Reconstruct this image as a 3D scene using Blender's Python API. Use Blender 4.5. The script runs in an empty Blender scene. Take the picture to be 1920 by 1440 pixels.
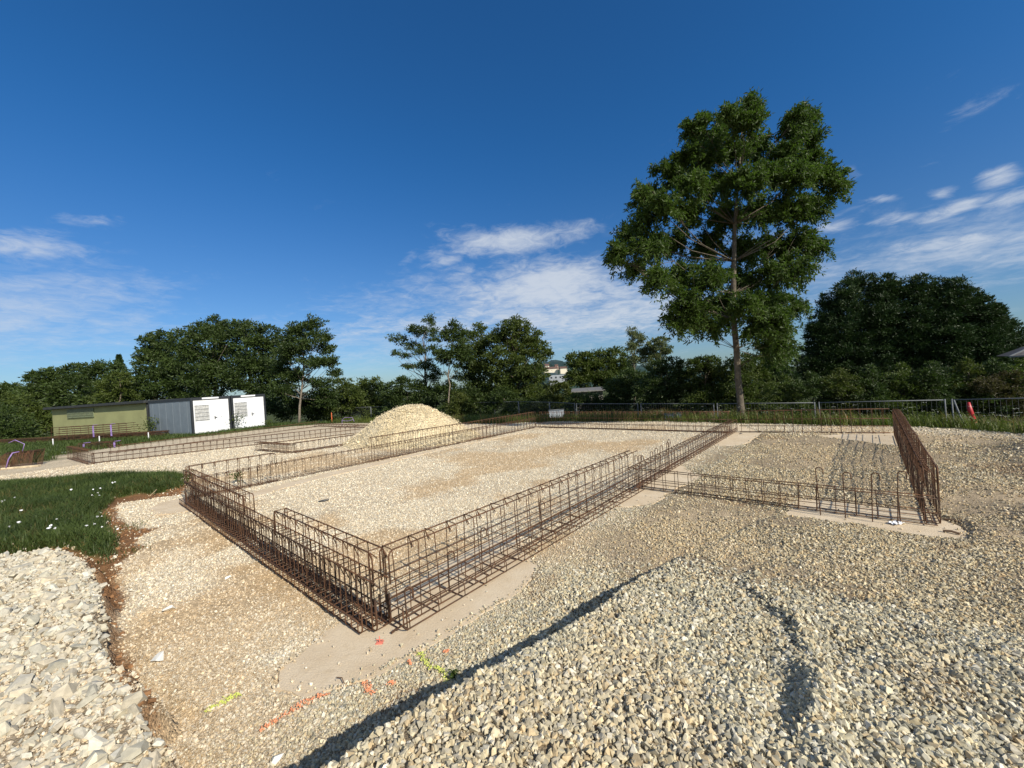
import bpy, bmesh, math, random
import numpy as np
from mathutils import Vector, Matrix
random.seed(7); RNG = np.random.default_rng(11)
SC = bpy.context.scene; COL = SC.collection

# ------------------------------------------------------------------ camera
F, CX, CY, H = 754., 960., 720., 2.2
_a = np.array([658., F, 46.]); _b = np.array([-860., F, -53.])
_a /= np.linalg.norm(_a); _b /= np.linalg.norm(_b)
_up = np.cross(_a, _b); _up /= np.linalg.norm(_up)
if _up[2] < 0: _up = -_up
_fw = np.array([0, 1., 0]) - _up*_up[1]; _fw /= np.linalg.norm(_fw)
RM = np.stack([np.cross(_fw, _up), _fw, _up])
def ray(u, v): return RM @ np.array([u-CX, F, -(v-CY)])
def G(u, v, z=0.):
    d = ray(u, v); return np.array([0, 0, H]) + d*(z-H)/d[2]
def D(u, v, Y):
    d = ray(u, v); return np.array([0, 0, H]) + d*Y/d[1]
AV = (RM@_a)[:2]; BV = (RM@_b)[:2]
def hp(a, b): return AV*a + BV*b
cam = bpy.data.cameras.new('camera'); camo = bpy.data.objects.new('camera', cam); COL.objects.link(camo)
cam.sensor_width = 36; cam.lens = 36*F/1920; cam.clip_start = .05; cam.clip_end = 20000
m = Matrix.Identity(4)
for i, v in enumerate((RM[:, 0], RM[:, 2], -RM[:, 1])):
    for j in range(3): m[j][i] = v[j]
m[2][3] = H
camo.matrix_world = m; SC.camera = camo
SC.view_settings.view_transform = 'Standard'; SC.view_settings.look = 'None'
SC.view_settings.exposure = 0.22; SC.view_settings.gamma = 1
try:
    SC.cycles.max_bounces = 6; SC.cycles.diffuse_bounces = 3; SC.cycles.transparent_max_bounces = 4
    SC.cycles.caustics_reflective = False; SC.cycles.caustics_refractive = False
except Exception: pass

# ------------------------------------------------------------------ node helper
class N:
    def __init__(s, tree): s.t = tree; s.n = tree.nodes; s.l = tree.links
    def new(s, kind, **kw):
        nd = s.n.new(kind)
        for k, v in kw.items():
            if k.startswith('_'): setattr(nd, k[1:], v)
        return nd
    def put(s, sock, v):
        if isinstance(v, bpy.types.NodeSocket): s.l.new(v, sock)
        elif v is not None: sock.default_value = v
    def math(s, op, a, b=None, c=None, clamp=False):
        nd = s.n.new('ShaderNodeMath'); nd.operation = op; nd.use_clamp = clamp
        s.put(nd.inputs[0], a); s.put(nd.inputs[1], b); s.put(nd.inputs[2], c); return nd.outputs[0]
    def mix(s, f, a, b, mode='MIX'):
        nd = s.n.new('ShaderNodeMix'); nd.data_type = 'RGBA'; nd.blend_type = mode; nd.clamp_factor = True
        s.put(nd.inputs[0], f)
        for k, v in ((6, a), (7, b)):
            if isinstance(v, tuple) and len(v) == 3: v = v+(1,)
            s.put(nd.inputs[k], v)
        return nd.outputs[2]
    def noise(s, vec, scale, detail=3, rough=.55, dist=0):
        nd = s.n.new('ShaderNodeTexNoise'); s.put(nd.inputs['Vector'], vec)
        nd.inputs['Scale'].default_value = scale; nd.inputs['Detail'].default_value = detail
        nd.inputs['Roughness'].default_value = rough; nd.inputs['Distortion'].default_value = dist
        return nd.outputs['Fac']
    def ramp(s, f, lo, hi, a=0., b=1.):
        nd = s.n.new('ShaderNodeMapRange'); nd.interpolation_type = 'SMOOTHSTEP'
        for k, v in enumerate((f, lo, hi, a, b)): s.put(nd.inputs[k], v)
        return nd.outputs[0]
def material(name):
    mt = bpy.data.materials.new(name); mt.use_nodes = True
    return mt, N(mt.node_tree), mt.node_tree.nodes['Principled BSDF']
def simple(name, col, rough=.7, metal=0., var=.25, scale=8., bump=0., bscale=60.):
    mt, n, p = material(name)
    tc = n.new('ShaderNodeTexCoord').outputs['Object']
    f = n.noise(tc, scale, 5, .6)
    c = n.mix(n.ramp(f, .3, .7), tuple(x*(1-var) for x in col), tuple(min(1, x*(1+var)) for x in col))
    n.put(p.inputs['Base Color'], c); p.inputs['Roughness'].default_value = rough; p.inputs['Metallic'].default_value = metal
    if bump:
        b = n.new('ShaderNodeBump'); b.inputs['Distance'].default_value = bump
        n.put(b.inputs['Height'], n.noise(tc, bscale, 4)); n.put(p.inputs['Normal'], b.outputs[0])
    return mt

# ------------------------------------------------------------------ sky and sun
EL = math.radians(33.5)
SUNH = -(BV*math.cos(math.radians(5))+AV*math.sin(math.radians(5))); SUN_AZ = math.atan2(SUNH[0], SUNH[1])
W = bpy.data.worlds.new('World'); SC.world = W; W.use_nodes = True
n = N(W.node_tree); bg = W.node_tree.nodes['Background']
sky = n.new('ShaderNodeTexSky'); sky.sky_type = 'NISHITA'; sky.sun_disc = False
sky.sun_elevation = EL; sky.sun_rotation = SUN_AZ; sky.air_density = 1.0; sky.dust_density = .4; sky.ozone_density = 2.2
tc = n.new('ShaderNodeTexCoord').outputs['Generated']
sep = n.new('ShaderNodeSeparateXYZ'); n.put(sep.inputs[0], tc); X, Y, Z = sep.outputs
ym = n.math('MAXIMUM', Y, .05); U = n.math('DIVIDE', X, ym); V = n.math('DIVIDE', Z, ym)
zc = n.math('ADD', n.math('MAXIMUM', Z, 0.), .12)
pc = n.new('ShaderNodeCombineXYZ'); n.put(pc.inputs[0], n.math('DIVIDE', X, zc)); n.put(pc.inputs[1], n.math('DIVIDE', Y, zc))
def blob(u, v, su, sv, rot=0., amp=1.):
    d = ray(u, v); u0, v0 = d[0]/d[1], d[2]/d[1]; su /= F; sv /= F; c, s = math.cos(math.radians(rot)), math.sin(math.radians(rot))
    du = n.math('SUBTRACT', U, u0); dv = n.math('SUBTRACT', V, v0)
    p = n.math('MULTIPLY_ADD', du, c/su, n.math('MULTIPLY', dv, s/su)); q = n.math('MULTIPLY_ADD', du, -s/sv, n.math('MULTIPLY', dv, c/sv))
    r2 = n.math('ADD', n.math('MULTIPLY', p, p), n.math('MULTIPLY', q, q))
    return n.math('MULTIPLY', n.math('EXPONENT', n.math('MULTIPLY', r2, -1.)), amp)
def total(bl):
    t = bl[0]
    for x in bl[1:]: t = n.math('MAXIMUM', t, x)
    return t
wisp = total([blob(960, 450, 190, 36, 2, 1.), blob(1040, 540, 230, 66, -4, 1.2), blob(1120, 590, 300, 60, 0, 1.05), blob(840, 488, 55, 14, 12, .75), blob(770, 480, 40, 16, 40, .6),
              blob(900, 600, 340, 40, 0, .9), blob(700, 622, 120, 12, 0, .8), blob(1080, 422, 60, 14, 8, .6), blob(770, 555, 35, 14, 0, .6),
              blob(1870, 330, 60, 26, 15, 1.05), blob(1900, 372, 90, 18, 12, .9), blob(1770, 358, 40, 16, 10, .9), blob(1790, 392, 110, 18, 14, .95), blob(1680, 410, 70, 14, 8, .85), blob(1570, 425, 60, 16, 8, .8), blob(1780, 455, 200, 26, 5, .95), blob(1660, 372, 40, 10, 0, .6),
              blob(1600, 320, 60, 30, 30, .45), blob(1820, 210, 110, 30, 20, .5), blob(60, 465, 160, 34, -8, .7), blob(170, 415, 110, 22, -6, .6), blob(60, 560, 200, 50, 0, .55)])
veil = total([blob(1000, 560, 420, 90, 0, .55), blob(1100, 610, 400, 60, 0, .6), blob(1850, 460, 330, 90, 4, .6), blob(60, 580, 300, 110, 0, .6), blob(700, 640, 500, 70, 0, .45), blob(1500, 520, 500, 120, 0, .4)])
n1 = n.noise(pc.outputs[0], 2.2, 9, .62, .4); n2 = n.noise(pc.outputs[0], 9., 8, .65, .8)
fx = n.math('MULTIPLY_ADD', n1, .58, n.math('MULTIPLY', n2, .42))
dens = n.ramp(n.math('ADD', fx, n.math('MULTIPLY', wisp, .40)), .62, 1.02)
vd = n.math('MULTIPLY', n.ramp(n.math('ADD', fx, n.math('MULTIPLY', veil, .62)), .60, 1.10), .70)
cl = n.math('MAXIMUM', n.math('MULTIPLY', dens, .85), vd)
tint = n.mix(n.ramp(Z, .0, .55), (.46, .64, .88), (.20, .66, 1.08)); skyc = n.mix(1., sky.outputs[0], tint, 'MULTIPLY')
cl = n.math('MAXIMUM', n.math('MULTIPLY', cl, n.ramp(Y, .05, .25)), n.math('MULTIPLY', n.ramp(Y, .0, -.35), n.math('MULTIPLY_ADD', n1, .5, .30)))  # unseen cloud veil added behind the camera as neutral fill for the shadows
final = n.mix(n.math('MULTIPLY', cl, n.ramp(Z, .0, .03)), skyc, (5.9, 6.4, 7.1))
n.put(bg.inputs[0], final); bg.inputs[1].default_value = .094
sun = bpy.data.lights.new('sun', 'SUN'); sun.energy = 4.9; sun.angle = math.radians(.53); sun.color = (1., .93, .81)
suno = bpy.data.objects.new('sun', sun); COL.objects.link(suno)
suno.rotation_euler = Vector((SUNH[0]*math.cos(EL), SUNH[1]*math.cos(EL), math.sin(EL))).to_track_quat('Z', 'Y').to_euler()
suno.location = (20, -20, 30)

# ------------------------------------------------------------------ object helpers
def tag(o, label=None, cat=None, group=None, kind=None):
    if label: o['label'] = label
    if cat: o['category'] = cat
    if group: o['group'] = group
    if kind: o['kind'] = kind
    return o
def empty(name, loc=(0, 0, 0), rz=0., **kw):
    o = bpy.data.objects.new(name, None); COL.objects.link(o); o.location = loc; o.rotation_euler = (0, 0, rz)
    o.empty_display_size = .2
    return tag(o, **kw)
def meshdata(name, verts, faces, mat=None, smooth=False):
    me = bpy.data.meshes.new(name)
    verts = np.asarray(verts, dtype=np.float32).reshape(-1, 3)
    if isinstance(faces, np.ndarray):
        k = faces.shape[1]; nf = len(faces)
        me.vertices.add(len(verts)); me.vertices.foreach_set('co', verts.ravel())
        me.loops.add(nf*k); me.loops.foreach_set('vertex_index', faces.astype(np.int32).ravel())
        me.polygons.add(nf); me.polygons.foreach_set('loop_start', np.arange(0, nf*k, k, dtype=np.int32))
        me.update(calc_edges=True)
    else:
        me.from_pydata(verts.tolist(), [], [list(map(int, f)) for f in faces])
    me.polygons.foreach_set('use_smooth', np.full(len(me.polygons), bool(smooth)))
    if mat: me.materials.append(mat)
    me.update(); return me
def link(name, me, parent=None, loc=(0, 0, 0), rot=(0, 0, 0), **kw):
    o = bpy.data.objects.new(name, me); COL.objects.link(o)
    if parent: o.parent = parent
    o.location = loc; o.rotation_euler = rot
    return tag(o, **kw)
class MB:
    def __init__(s): s.v = []; s.f = []
    def add(s, v, f):
        k = len(s.v); s.v += [tuple(map(float, p)) for p in v]; s.f += [tuple(i+k for i in q) for q in f]
    def box(s, c, d, rz=0., bev=0.):
        bm = bmesh.new(); bmesh.ops.create_cube(bm, size=1)
        for v in bm.verts: v.co = Vector((v.co.x*d[0], v.co.y*d[1], v.co.z*d[2]))
        if bev: bmesh.ops.bevel(bm, geom=bm.edges[:], offset=bev, segments=1, affect='EDGES')
        M = Matrix.Translation(c) @ Matrix.Rotation(rz, 4, 'Z')
        bm.verts.index_update()
        s.add([M@v.co for v in bm.verts], [[v.index for v in f.verts] for f in bm.faces]); bm.free()
    def tube(s, path, r, k=6, cap=True):
        P = [Vector(p) for p in path]; rr = r if hasattr(r, '__len__') else [r]*len(P)
        base = len(s.v); nrm = None
        for i, p in enumerate(P):
            t = (P[min(i+1, len(P)-1)]-P[max(i-1, 0)]); t.normalize()
            if nrm is None:
                nrm = t.orthogonal().normalized()
            else:
                nrm = (nrm - t*nrm.dot(t))
                nrm = nrm.normalized() if nrm.length > 1e-6 else t.orthogonal().normalized()
            bt = t.cross(nrm)
            for j in range(k):
                an = 2*math.pi*j/k; q = p+(nrm*math.cos(an)+bt*math.sin(an))*rr[i]; s.v.append((q.x, q.y, q.z))
        for i in range(len(P)-1):
            for j in range(k):
                a = base+i*k+j; b = base+i*k+(j+1) % k; s.f.append((a, b, b+k, a+k))
        if cap:
            s.f.append(tuple(base+j for j in range(k))[::-1]); s.f.append(tuple(base+(len(P)-1)*k+j for j in range(k)))
    def mesh(s, name, mat, smooth=False): return meshdata(name, s.v, s.f, mat, smooth)
    def obj(s, name, mat, parent=None, smooth=False, **kw): return link(name, s.mesh(name, mat, smooth), parent, **kw)
def arc(c, r, a0, a1, nseg, ex, ez):   # arc in the plane of ex, ez
    c = Vector(c); ex = Vector(ex); ez = Vector(ez)
    return [c+ex*(r*math.cos(a0+(a1-a0)*i/nseg))+ez*(r*math.sin(a0+(a1-a0)*i/nseg)) for i in range(nseg+1)]

# ------------------------------------------------------------------ numpy noise and polygons
_tab = RNG.random((256, 256)).astype(np.float32)
def vnoise(x, y):
    xi = np.floor(x).astype(int); yi = np.floor(y).astype(int); fx = x-xi; fy = y-yi
    fx = fx*fx*(3-2*fx); fy = fy*fy*(3-2*fy)
    t = lambda i, j: _tab[(xi+i) & 255, (yi+j) & 255]
    return (t(0, 0)*(1-fx)+t(1, 0)*fx)*(1-fy)+(t(0, 1)*(1-fx)+t(1, 1)*fx)*fy
def fbm(x, y, o=4):
    s = 0; a = .5
    for i in range(o): s = s+a*(vnoise(x, y)-.5); x = x*2.03+17.3; y = y*2.03+5.1; a *= .5
    return s*2
def ss(e0, e1, x):
    t = np.clip((x-e0)/(e1-e0), 0, 1); return t*t*(3-2*t)
def sdf(poly, x, y):    # positive inside
    poly = np.asarray(poly, float); d = np.full(np.shape(x), 1e9); ins = np.zeros(np.shape(x), bool)
    for i in range(len(poly)):
        p = poly[i]; q = poly[(i+1) % len(poly)]; e = q-p; wx = x-p[0]; wy = y-p[1]
        t = np.clip((wx*e[0]+wy*e[1])/max(e@e, 1e-9), 0, 1)
        d = np.minimum(d, (wx-e[0]*t)**2+(wy-e[1]*t)**2)
        c = ((p[1] > y) != (q[1] > y)) & (x < (q[0]-p[0])*(y-p[1])/((q[1]-p[1]) if abs(q[1]-p[1]) > 1e-9 else 1e-9)+p[0])
        ins ^= c
    d = np.sqrt(d); return np.where(ins, d, -d)
def gp(pts, z=0.): return [tuple(G(u, v, z)[:2]) for u, v in pts]

RUBBLE = gp([(345, 1500), (318, 1400), (268, 1325), (228, 1262), (192, 1190), (200, 1110), (170, 1050), (120, 1016), (40, 1024), (-300, 1080), (-900, 1300), (-900, 2200), (300, 2200)], .38)
GRASSM = gp([(-400, 945), (0, 905), (150, 893), (345, 886), (352, 905), (345, 914), (215, 930), (190, 960), (215, 985), (228, 1012), (205, 1045), (120, 1030), (0, 1045), (-400, 1120)], .08)
SOILM = gp([(-500, 960), (200, 920), (350, 908), (350, 926), (225, 945), (222, 972), (240, 985), (300, 990), (262, 1008), (268, 1030), (235, 1052), (222, 1085), (236, 1110), (226, 1150), (238, 1210), (250, 1262), (268, 1330), (305, 1380), (335, 1440), (400, 1600), (250, 1500), (150, 1190), (100, 1100), (-500, 1100)])
_cr = [(200, 1640, .50), (535, 1440, .48), (680, 1350, .46), (850, 1272, .42), (1000, 1188, .35), (1100, 1130, .29), (1190, 1078, .22), (1255, 1045, .13), (1330, 1010, .07)]
_cp = [G(*q)[:2] for q in _cr]; _ca = [float(q@AV) for q in _cp]; _cb = [float(q@BV) for q in _cp]
CREST = (np.array([-6]+_ca+[7.5]), np.array([2.6]+_cb+[.9])); CH = (np.array([-6]+_ca+[8]), np.array([.50]+[q[2] for q in _cr]+[.05]))
BEDGE = (np.array([-30, -6, -3, -2, 8, 12, 16, 30, 33.5, 36, 60]), np.array([8, 12.6, 16.5, 17.6, 17.8, 17.2, 15.6, 14.2, 11.5, 8.5, -6]))
CONC = {
 'corner': [(512, 1292), (522, 1252), (560, 1225), (640, 1168), (668, 1150), (720, 1118), (800, 1072), (880, 1030), (940, 1005), (975, 1010), (985, 1045), (1012, 1062), (1006, 1080), (960, 1118), (900, 1152), (840, 1190), (790, 1220), (730, 1250), (690, 1272), (640, 1290), (575, 1300)],
 'junction': [(1150, 950), (1163, 930), (1205, 888), (1262, 866), (1280, 876), (1312, 892), (1300, 902), (1250, 928), (1225, 946), (1190, 951)],
 'tree corner': [(1332, 834), (1362, 806), (1385, 796), (1425, 812), (1418, 820), (1402, 832), (1370, 838)],
 'far side': [(1530, 817), (1600, 813), (1690, 812), (1700, 838), (1650, 834), (1612, 827), (1560, 822)],
 'right corner': [(1462, 966), (1478, 952), (1500, 936), (1560, 940), (1640, 950), (1718, 956), (1765, 972), (1814, 990), (1808, 1014), (1735, 1010), (1680, 1002), (1612, 992), (1551, 984), (1500, 975)],
 'left corner': [(278, 954), (300, 943), (342, 934), (362, 942), (372, 955), (330, 962), (298, 966)],
 'long side': [(455, 928), (600, 890), (700, 868), (860, 834), (960, 814), (990, 806), (960, 816), (850, 838), (700, 874), (600, 898), (470, 934)],
}
CONCP = {k: gp(v) for k, v in CONC.items()}
LEFTG = [hp(*q) for q in ((-12, 34), (-1.6, 29.2), (-.7, 27.6), (0.1, 28), (-.2, 30.5), (1.5, 31.5), (4.5, 32.5), (7, 32.2), (9.6, 32.6), (11.5, 31.9), (14.2, 29.8), (15.2, 29), (15.2, 33.5), (16, 60), (-12, 80))]
FLATP = gp([(470, 945), (980, 800), (1360, 800), (1190, 930), (990, 1040), (730, 1170)])

def hgt(x, y, fine=True):
    x = np.asarray(x, float); y = np.asarray(y, float)
    a = x*AV[0]+y*AV[1]; b = x*BV[0]+y*BV[1]; r = np.hypot(x, y)
    be = np.interp(b, *BEDGE) + .5*fbm(x*.6, y*.6, 3)
    back = ss(.35, 1.9, a-be)
    z = -.42*back - 1.2*ss(6, 30, a-be) - 9*ss(60, 400, r) - 30*ss(400, 3000, r)
    # near gravel bank
    w = fbm(x*1.6+9, y*1.6, 4)
    cb = np.interp(a, *CREST)+.05*w; chh = np.interp(a, *CH)
    bank = ss(-.01, .15, cb-b)
    room = ss(8.2, 7.3, a)
    z = z+chh*bank*room*(1+.16*fbm(x*.9, y*.9+3, 3))
    und = (1-ss(3.0, 1.6, -b+3.2))  # right side of house line
    right = ss(3.2, 2.2, b)*(1-back)
    z = z+right*(.05*fbm(x*.8+2, y*.8, 4)+.02)*ss(0, 1.0, 16-a)*np.maximum(ss(4.6, 6.4, a), bank)
    z = z-.07*np.exp(-((b-cb-.13)/.14)**2)*ss(5.5, 3.5, a)*ss(3.3, 2.9, b)
    # gully beside small ridge near the camera
    gl = np.array([(2.2, .30), (3.7, .62), (4.1, .95)])
    gb = np.interp(a, gl[:, 0], gl[:, 1])+.12*fbm(x*2.1+31, y*2.1, 3); inr = ss(1.7, 2.3, a)*ss(4.9, 4.2, a)
    z = z+inr*np.clip(.052+.08*fbm(x*2.3, y*2.3, 3), 0, .068)*(np.exp(-((b-gb+.12)/.075)**2)-.5*np.exp(-((b-gb-.04)/.08)**2))
    z = z+.32*np.exp(-((a-13.2)**2/1.6+(b+2.9)**2/.5))+.18*np.exp(-((a-11.2)**2/.8+(b+2.6)**2/.4))
    z = z+.12*np.exp(-((a-8.1)**2/.5+(b+1.75)**2/.25))
    # rubble, grass mound, soil
    rb = sdf(RUBBLE, x, y)+.16*fbm(x*3.2, y*3.2+7, 3)+.09; near = r < 25
    z = z+np.where(near, .27*ss(-.02, .10, rb)*(1+.20*fbm(x*1.3, y*1.3, 4))-.055*ss(-.22, -.10, rb)*ss(.03, -.04, rb), 0)
    gm = sdf(GRASSM, x, y); z = z+np.where(near, .13*ss(-.1, .5, gm), 0)
    flat = ss(.0, .5, sdf(FLATP, x, y))
    z = z+(1-back)*(.022*fbm(x*1.1+4, y*1.1, 4)*(1-.4*flat)) + back*.25*fbm(x*.5, y*.5, 4)
    if fine: z = z+np.where(r < 14, .012*fbm(x*7, y*7, 3), 0)
    for k, P in CONCP.items():
        s = sdf(P, x, y); t = ss(-.10, .02, s); z = z*(1-t)-.012*t
    return z
def hz(x, y): return float(hgt(np.array([x]), np.array([y]))[0])

# zone colours: material colours of what lies there, with gap shade added under stones
CREAM = np.array([.60, .50, .35]); SAND = np.array([.56, .395, .215]); GREY = np.array([.36, .28, .18]); SOIL = np.array([.23, .12, .055]); TURF = np.array([.060, .075, .022])
def zones(x, y):
    a = x*AV[0]+y*AV[1]; b = x*BV[0]+y*BV[1]; r = np.hypot(x, y)
    be = np.interp(b, *BEDGE)+.5*fbm(x*.6, y*.6, 3)
    grey = ss(3.5, 2.7, b+.35*fbm(x, y, 3))*ss(17.2, 14.5, a+.0*b)
    sandy = ss(.05, .34, fbm(x*.55+3, y*.55+8, 4)+.09)*.8
    strip = ss(1.0+.25*ss(6, 4, b), 1.6, a+.3*fbm(x*1.1, y*1.1+9, 3))*ss(2.0, 1.85, a)*(b > 3.2)*(b < 11)
    sandy = np.maximum(sandy*(1-grey*.45)*(1-.75*ss(15, 20, r)), strip*ss(-.35, .05, fbm(x*1.2, y*1.2+3, 3))*1.0)
    turf = ss(-.1, .35, a-be+.3*fbm(x*1.5, y*1.5, 3))
    gm = sdf(GRASSM, x, y)+.12*fbm(x*2, y*2, 3); turf = np.maximum(turf, ss(.0, .15, gm)*(r < 25))
    # grass around the far left stacks
    lp = sdf(LEFTG, x, y)
    turf = np.maximum(turf, ss(-.1, .5, lp+.5*fbm(x*.5, y*.5, 3))*(b > 24))
    so = sdf(SOILM, x, y)+.14*fbm(x*2.6, y*2.6, 4); soil = ss(-.03, .08, so)*(r < 25)*(1-ss(-.05, .05, sdf(RUBBLE, x, y)))
    soil = np.maximum(soil, .45*ss(.30, .45, fbm(x*.9+40, y*.9, 4))*grey)
    return grey, sandy, turf, soil, be, a, b, r
def zonecol(x, y):
    grey, sandy, turf, soil, be, a, b, r = zones(x, y)
    c = CREAM[None]*np.ones((len(x), 1))
    for w, col in ((sandy, SAND), (grey*(1-sandy*.6), GREY), (soil, SOIL), (turf, TURF)):
        c = c*(1-w[:, None])+col[None]*w[:, None]
    rbl = (sdf(RUBBLE, x, y) > 0)[:, None]; c = np.where(rbl, np.array([[.34, .27, .18]]), c)  # soil tone under the rubble, darkened to paint shade into the gaps
    nb = (ss(5.2, 3.6, a)*ss(2.5, 2.1, b)*(b > -4))[:, None]; c = c*(1-.35*nb)  # soil fines under the near bank, painted darker as shade between stones
    return c, (turf, soil, grey, sandy)

# ------------------------------------------------------------------ ground
def axis(lo, hi, d0, d1, step, far, g=1.14):
    c = list(np.arange(d0, d1+1e-6, step)); s = step; v = d1
    while v < hi: s = min(s*g, far); v += s; c.append(v)
    s = step; v = d0; pre = []
    while v > lo: s = min(s*g, far); v -= s; pre.append(v)
    return np.array(pre[::-1]+c)
gx = axis(-5000, 5000, -9, 9, .055, 500); gy = axis(-60, 6000, 1.6, 11.5, .055, 500, 1.06)
XX, YY = np.meshgrid(gx, gy); xs, ys = XX.ravel(), YY.ravel(); zs = hgt(xs, ys)
nx, ny = len(gx), len(gy)
idx = np.arange(nx*ny).reshape(ny, nx)
faces = np.stack([idx[:-1, :-1], idx[:-1, 1:], idx[1:, 1:], idx[1:, :-1]], -1).reshape(-1, 4)
mg, n, p = material('ground_material')
ca = n.new('ShaderNodeAttribute', _attribute_name='zone').outputs['Color']
tw = n.new('ShaderNodeAttribute', _attribute_name='turf').outputs['Fac']
tc = n.new('ShaderNodeTexCoord').outputs['Object']
def vor(scale, feat='F1'):
    v = n.new('ShaderNodeTexVoronoi'); v.feature = feat; n.put(v.inputs['Vector'], tc); v.inputs['Scale'].default_value = scale; return v
v1 = vor(52); v2 = vor(120)
sp = n.new('ShaderNodeSeparateColor'); n.put(sp.inputs[0], v1.outputs['Color'])
br = n.math('MULTIPLY_ADD', sp.outputs[0], .60, .62)
sp2 = n.new('ShaderNodeSeparateColor'); n.put(sp2.inputs[0], v2.outputs['Color'])
br = n.math('MULTIPLY', br, n.math('MULTIPLY_ADD', sp2.outputs[1], .35, .83))
br = n.math('MULTIPLY', br, n.ramp(n.noise(tc, 1.3, 5, .65), .25, .75, .88, 1.1))
cc = n.new('ShaderNodeCombineColor')
for i in range(3): n.put(cc.inputs[i], br)
colr = n.mix(1., ca, cc.outputs[0], 'MULTIPLY')
n.put(p.inputs['Base Color'], colr); p.inputs['Roughness'].default_value = .95; p.inputs['Specular IOR Level'].default_value = .15
hgtn = n.math('ADD', n.math('MULTIPLY', v1.outputs['Distance'], -.9), n.math('MULTIPLY', v2.outputs['Distance'], -.4))
bp = n.new('ShaderNodeBump'); bp.inputs['Distance'].default_value = .009; bp.inputs['Strength'].default_value = .9
n.put(bp.inputs['Height'], hgtn); n.put(p.inputs['Normal'], bp.outputs[0])
me = meshdata('ground', np.stack([xs, ys, zs], -1), faces, mg, True)
zc_, zw = zonecol(xs, ys)
at = me.color_attributes.new('zone', 'FLOAT_COLOR', 'POINT'); at.data.foreach_set('color', np.concatenate([zc_, np.ones((len(xs), 1))], 1).astype(np.float32).ravel())
link('ground', me, kind='structure')

# ------------------------------------------------------------------ gravel
def stone_shape(seed, flat=.62, npt=11):
    r = np.random.default_rng(seed); bm = bmesh.new()
    P = r.normal(size=(npt, 3)); P /= np.linalg.norm(P, axis=1)[:, None]; P *= (.58*(.75+.35*r.random((npt, 1)))); P[:, 1] *= .76; P[:, 2] *= flat
    for q in P: bm.verts.new(q)
    bmesh.ops.convex_hull(bm, input=bm.verts[:])
    for v in [v for v in bm.verts if not v.link_faces]: bm.verts.remove(v)
    bm.verts.index_update(); V = np.array([v.co[:] for v in bm.verts]); Fc = [[v.index for v in f.verts] for f in bm.faces]; bm.free()
    return V, np.array(Fc)
mstone, n, p = material('stone_material')
ia = n.new('ShaderNodeAttribute', _attribute_name='col', _attribute_type='INSTANCER').outputs['Color']
tc = n.new('ShaderNodeTexCoord').outputs['Object']
fn = n.noise(tc, 3.5, 4, .6); cc = n.new('ShaderNodeCombineColor'); fr = n.ramp(fn, .3, .7, .84, 1.12)
for i in range(3): n.put(cc.inputs[i], fr)
n.put(p.inputs['Base Color'], n.mix(1., ia, cc.outputs[0], 'MULTIPLY')); p.inputs['Roughness'].default_value = .9; p.inputs['Specular IOR Level'].default_value = .25
SHAPES = bpy.data.collections.new('stone_shapes')
for i in range(10):
    V, Fc = stone_shape(100+i, .78 if i < 7 else .62, 12)
    SHAPES.objects.link(bpy.data.objects.new('stone_shape', meshdata('stone_shape', V, Fc, mstone)))
def gn_scatter():
    g = bpy.data.node_groups.new('scatter_stones', 'GeometryNodeTree')
    g.interface.new_socket('Geometry', in_out='INPUT', socket_type='NodeSocketGeometry'); g.interface.new_socket('Geometry', in_out='OUTPUT', socket_type='NodeSocketGeometry')
    nd = g.nodes; L = g.links; gi = nd.new('NodeGroupInput'); go = nd.new('NodeGroupOutput')
    ci = nd.new('GeometryNodeCollectionInfo'); ci.inputs['Collection'].default_value = SHAPES; ci.inputs['Separate Children'].default_value = True; ci.inputs['Reset Children'].default_value = True
    ip = nd.new('GeometryNodeInstanceOnPoints'); ip.inputs['Pick Instance'].default_value = True
    L.new(gi.outputs[0], ip.inputs['Points']); L.new(ci.outputs[0], ip.inputs['Instance'])
    for nm, ty, so in (('rot', 'FLOAT_VECTOR', 'Rotation'), ('scl', 'FLOAT_VECTOR', 'Scale'), ('sid', 'INT', 'Instance Index')):
        na = nd.new('GeometryNodeInputNamedAttribute'); na.data_type = ty; na.inputs['Name'].default_value = nm
        L.new(na.outputs['Attribute'], ip.inputs[so])
    L.new(ip.outputs[0], go.inputs[0]); return g
GN = gn_scatter()
def scatter(name, pts, size, col, flat=None, tilt=.9, **kw):
    k = len(pts); me = bpy.data.meshes.new(name); me.vertices.add(k); me.vertices.foreach_set('co', pts.astype(np.float32).ravel())
    rot = np.stack([RNG.normal(0, tilt, k), RNG.normal(0, tilt, k), RNG.random(k)*6.283], -1)
    scl = size[:, None]*(.8+.45*RNG.random((k, 3)))
    if flat is not None: scl[:, 2] *= flat
    for nm, ty, val, key in (('rot', 'FLOAT_VECTOR', rot, 'vector'), ('scl', 'FLOAT_VECTOR', scl, 'vector'), ('sid', 'INT', RNG.integers(0, 10, k), 'value'), ('col', 'FLOAT_COLOR', np.concatenate([col, np.ones((k, 1))], 1), 'color')):
        a_ = me.attributes.new(nm, ty, 'POINT'); a_.data.foreach_set(key, val.astype(np.int32 if ty == 'INT' else np.float32).ravel())
    me.update(); o = link(name, me, kind='stuff', **kw); md = o.modifiers.new('scatter', 'NODES'); md.node_group = GN; return o
PAL = {'cream': np.array([[.76, .66, .48], [.68, .56, .38], [.83, .77, .62], [.58, .49, .35], [.72, .64, .50], [.55, .51, .42]]),
       'grey': np.array([[.60, .55, .40], [.50, .46, .34], [.70, .64, .47], [.34, .33, .27], [.58, .47, .30], [.66, .57, .38], [.42, .40, .33], [.76, .72, .60]])}
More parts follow.
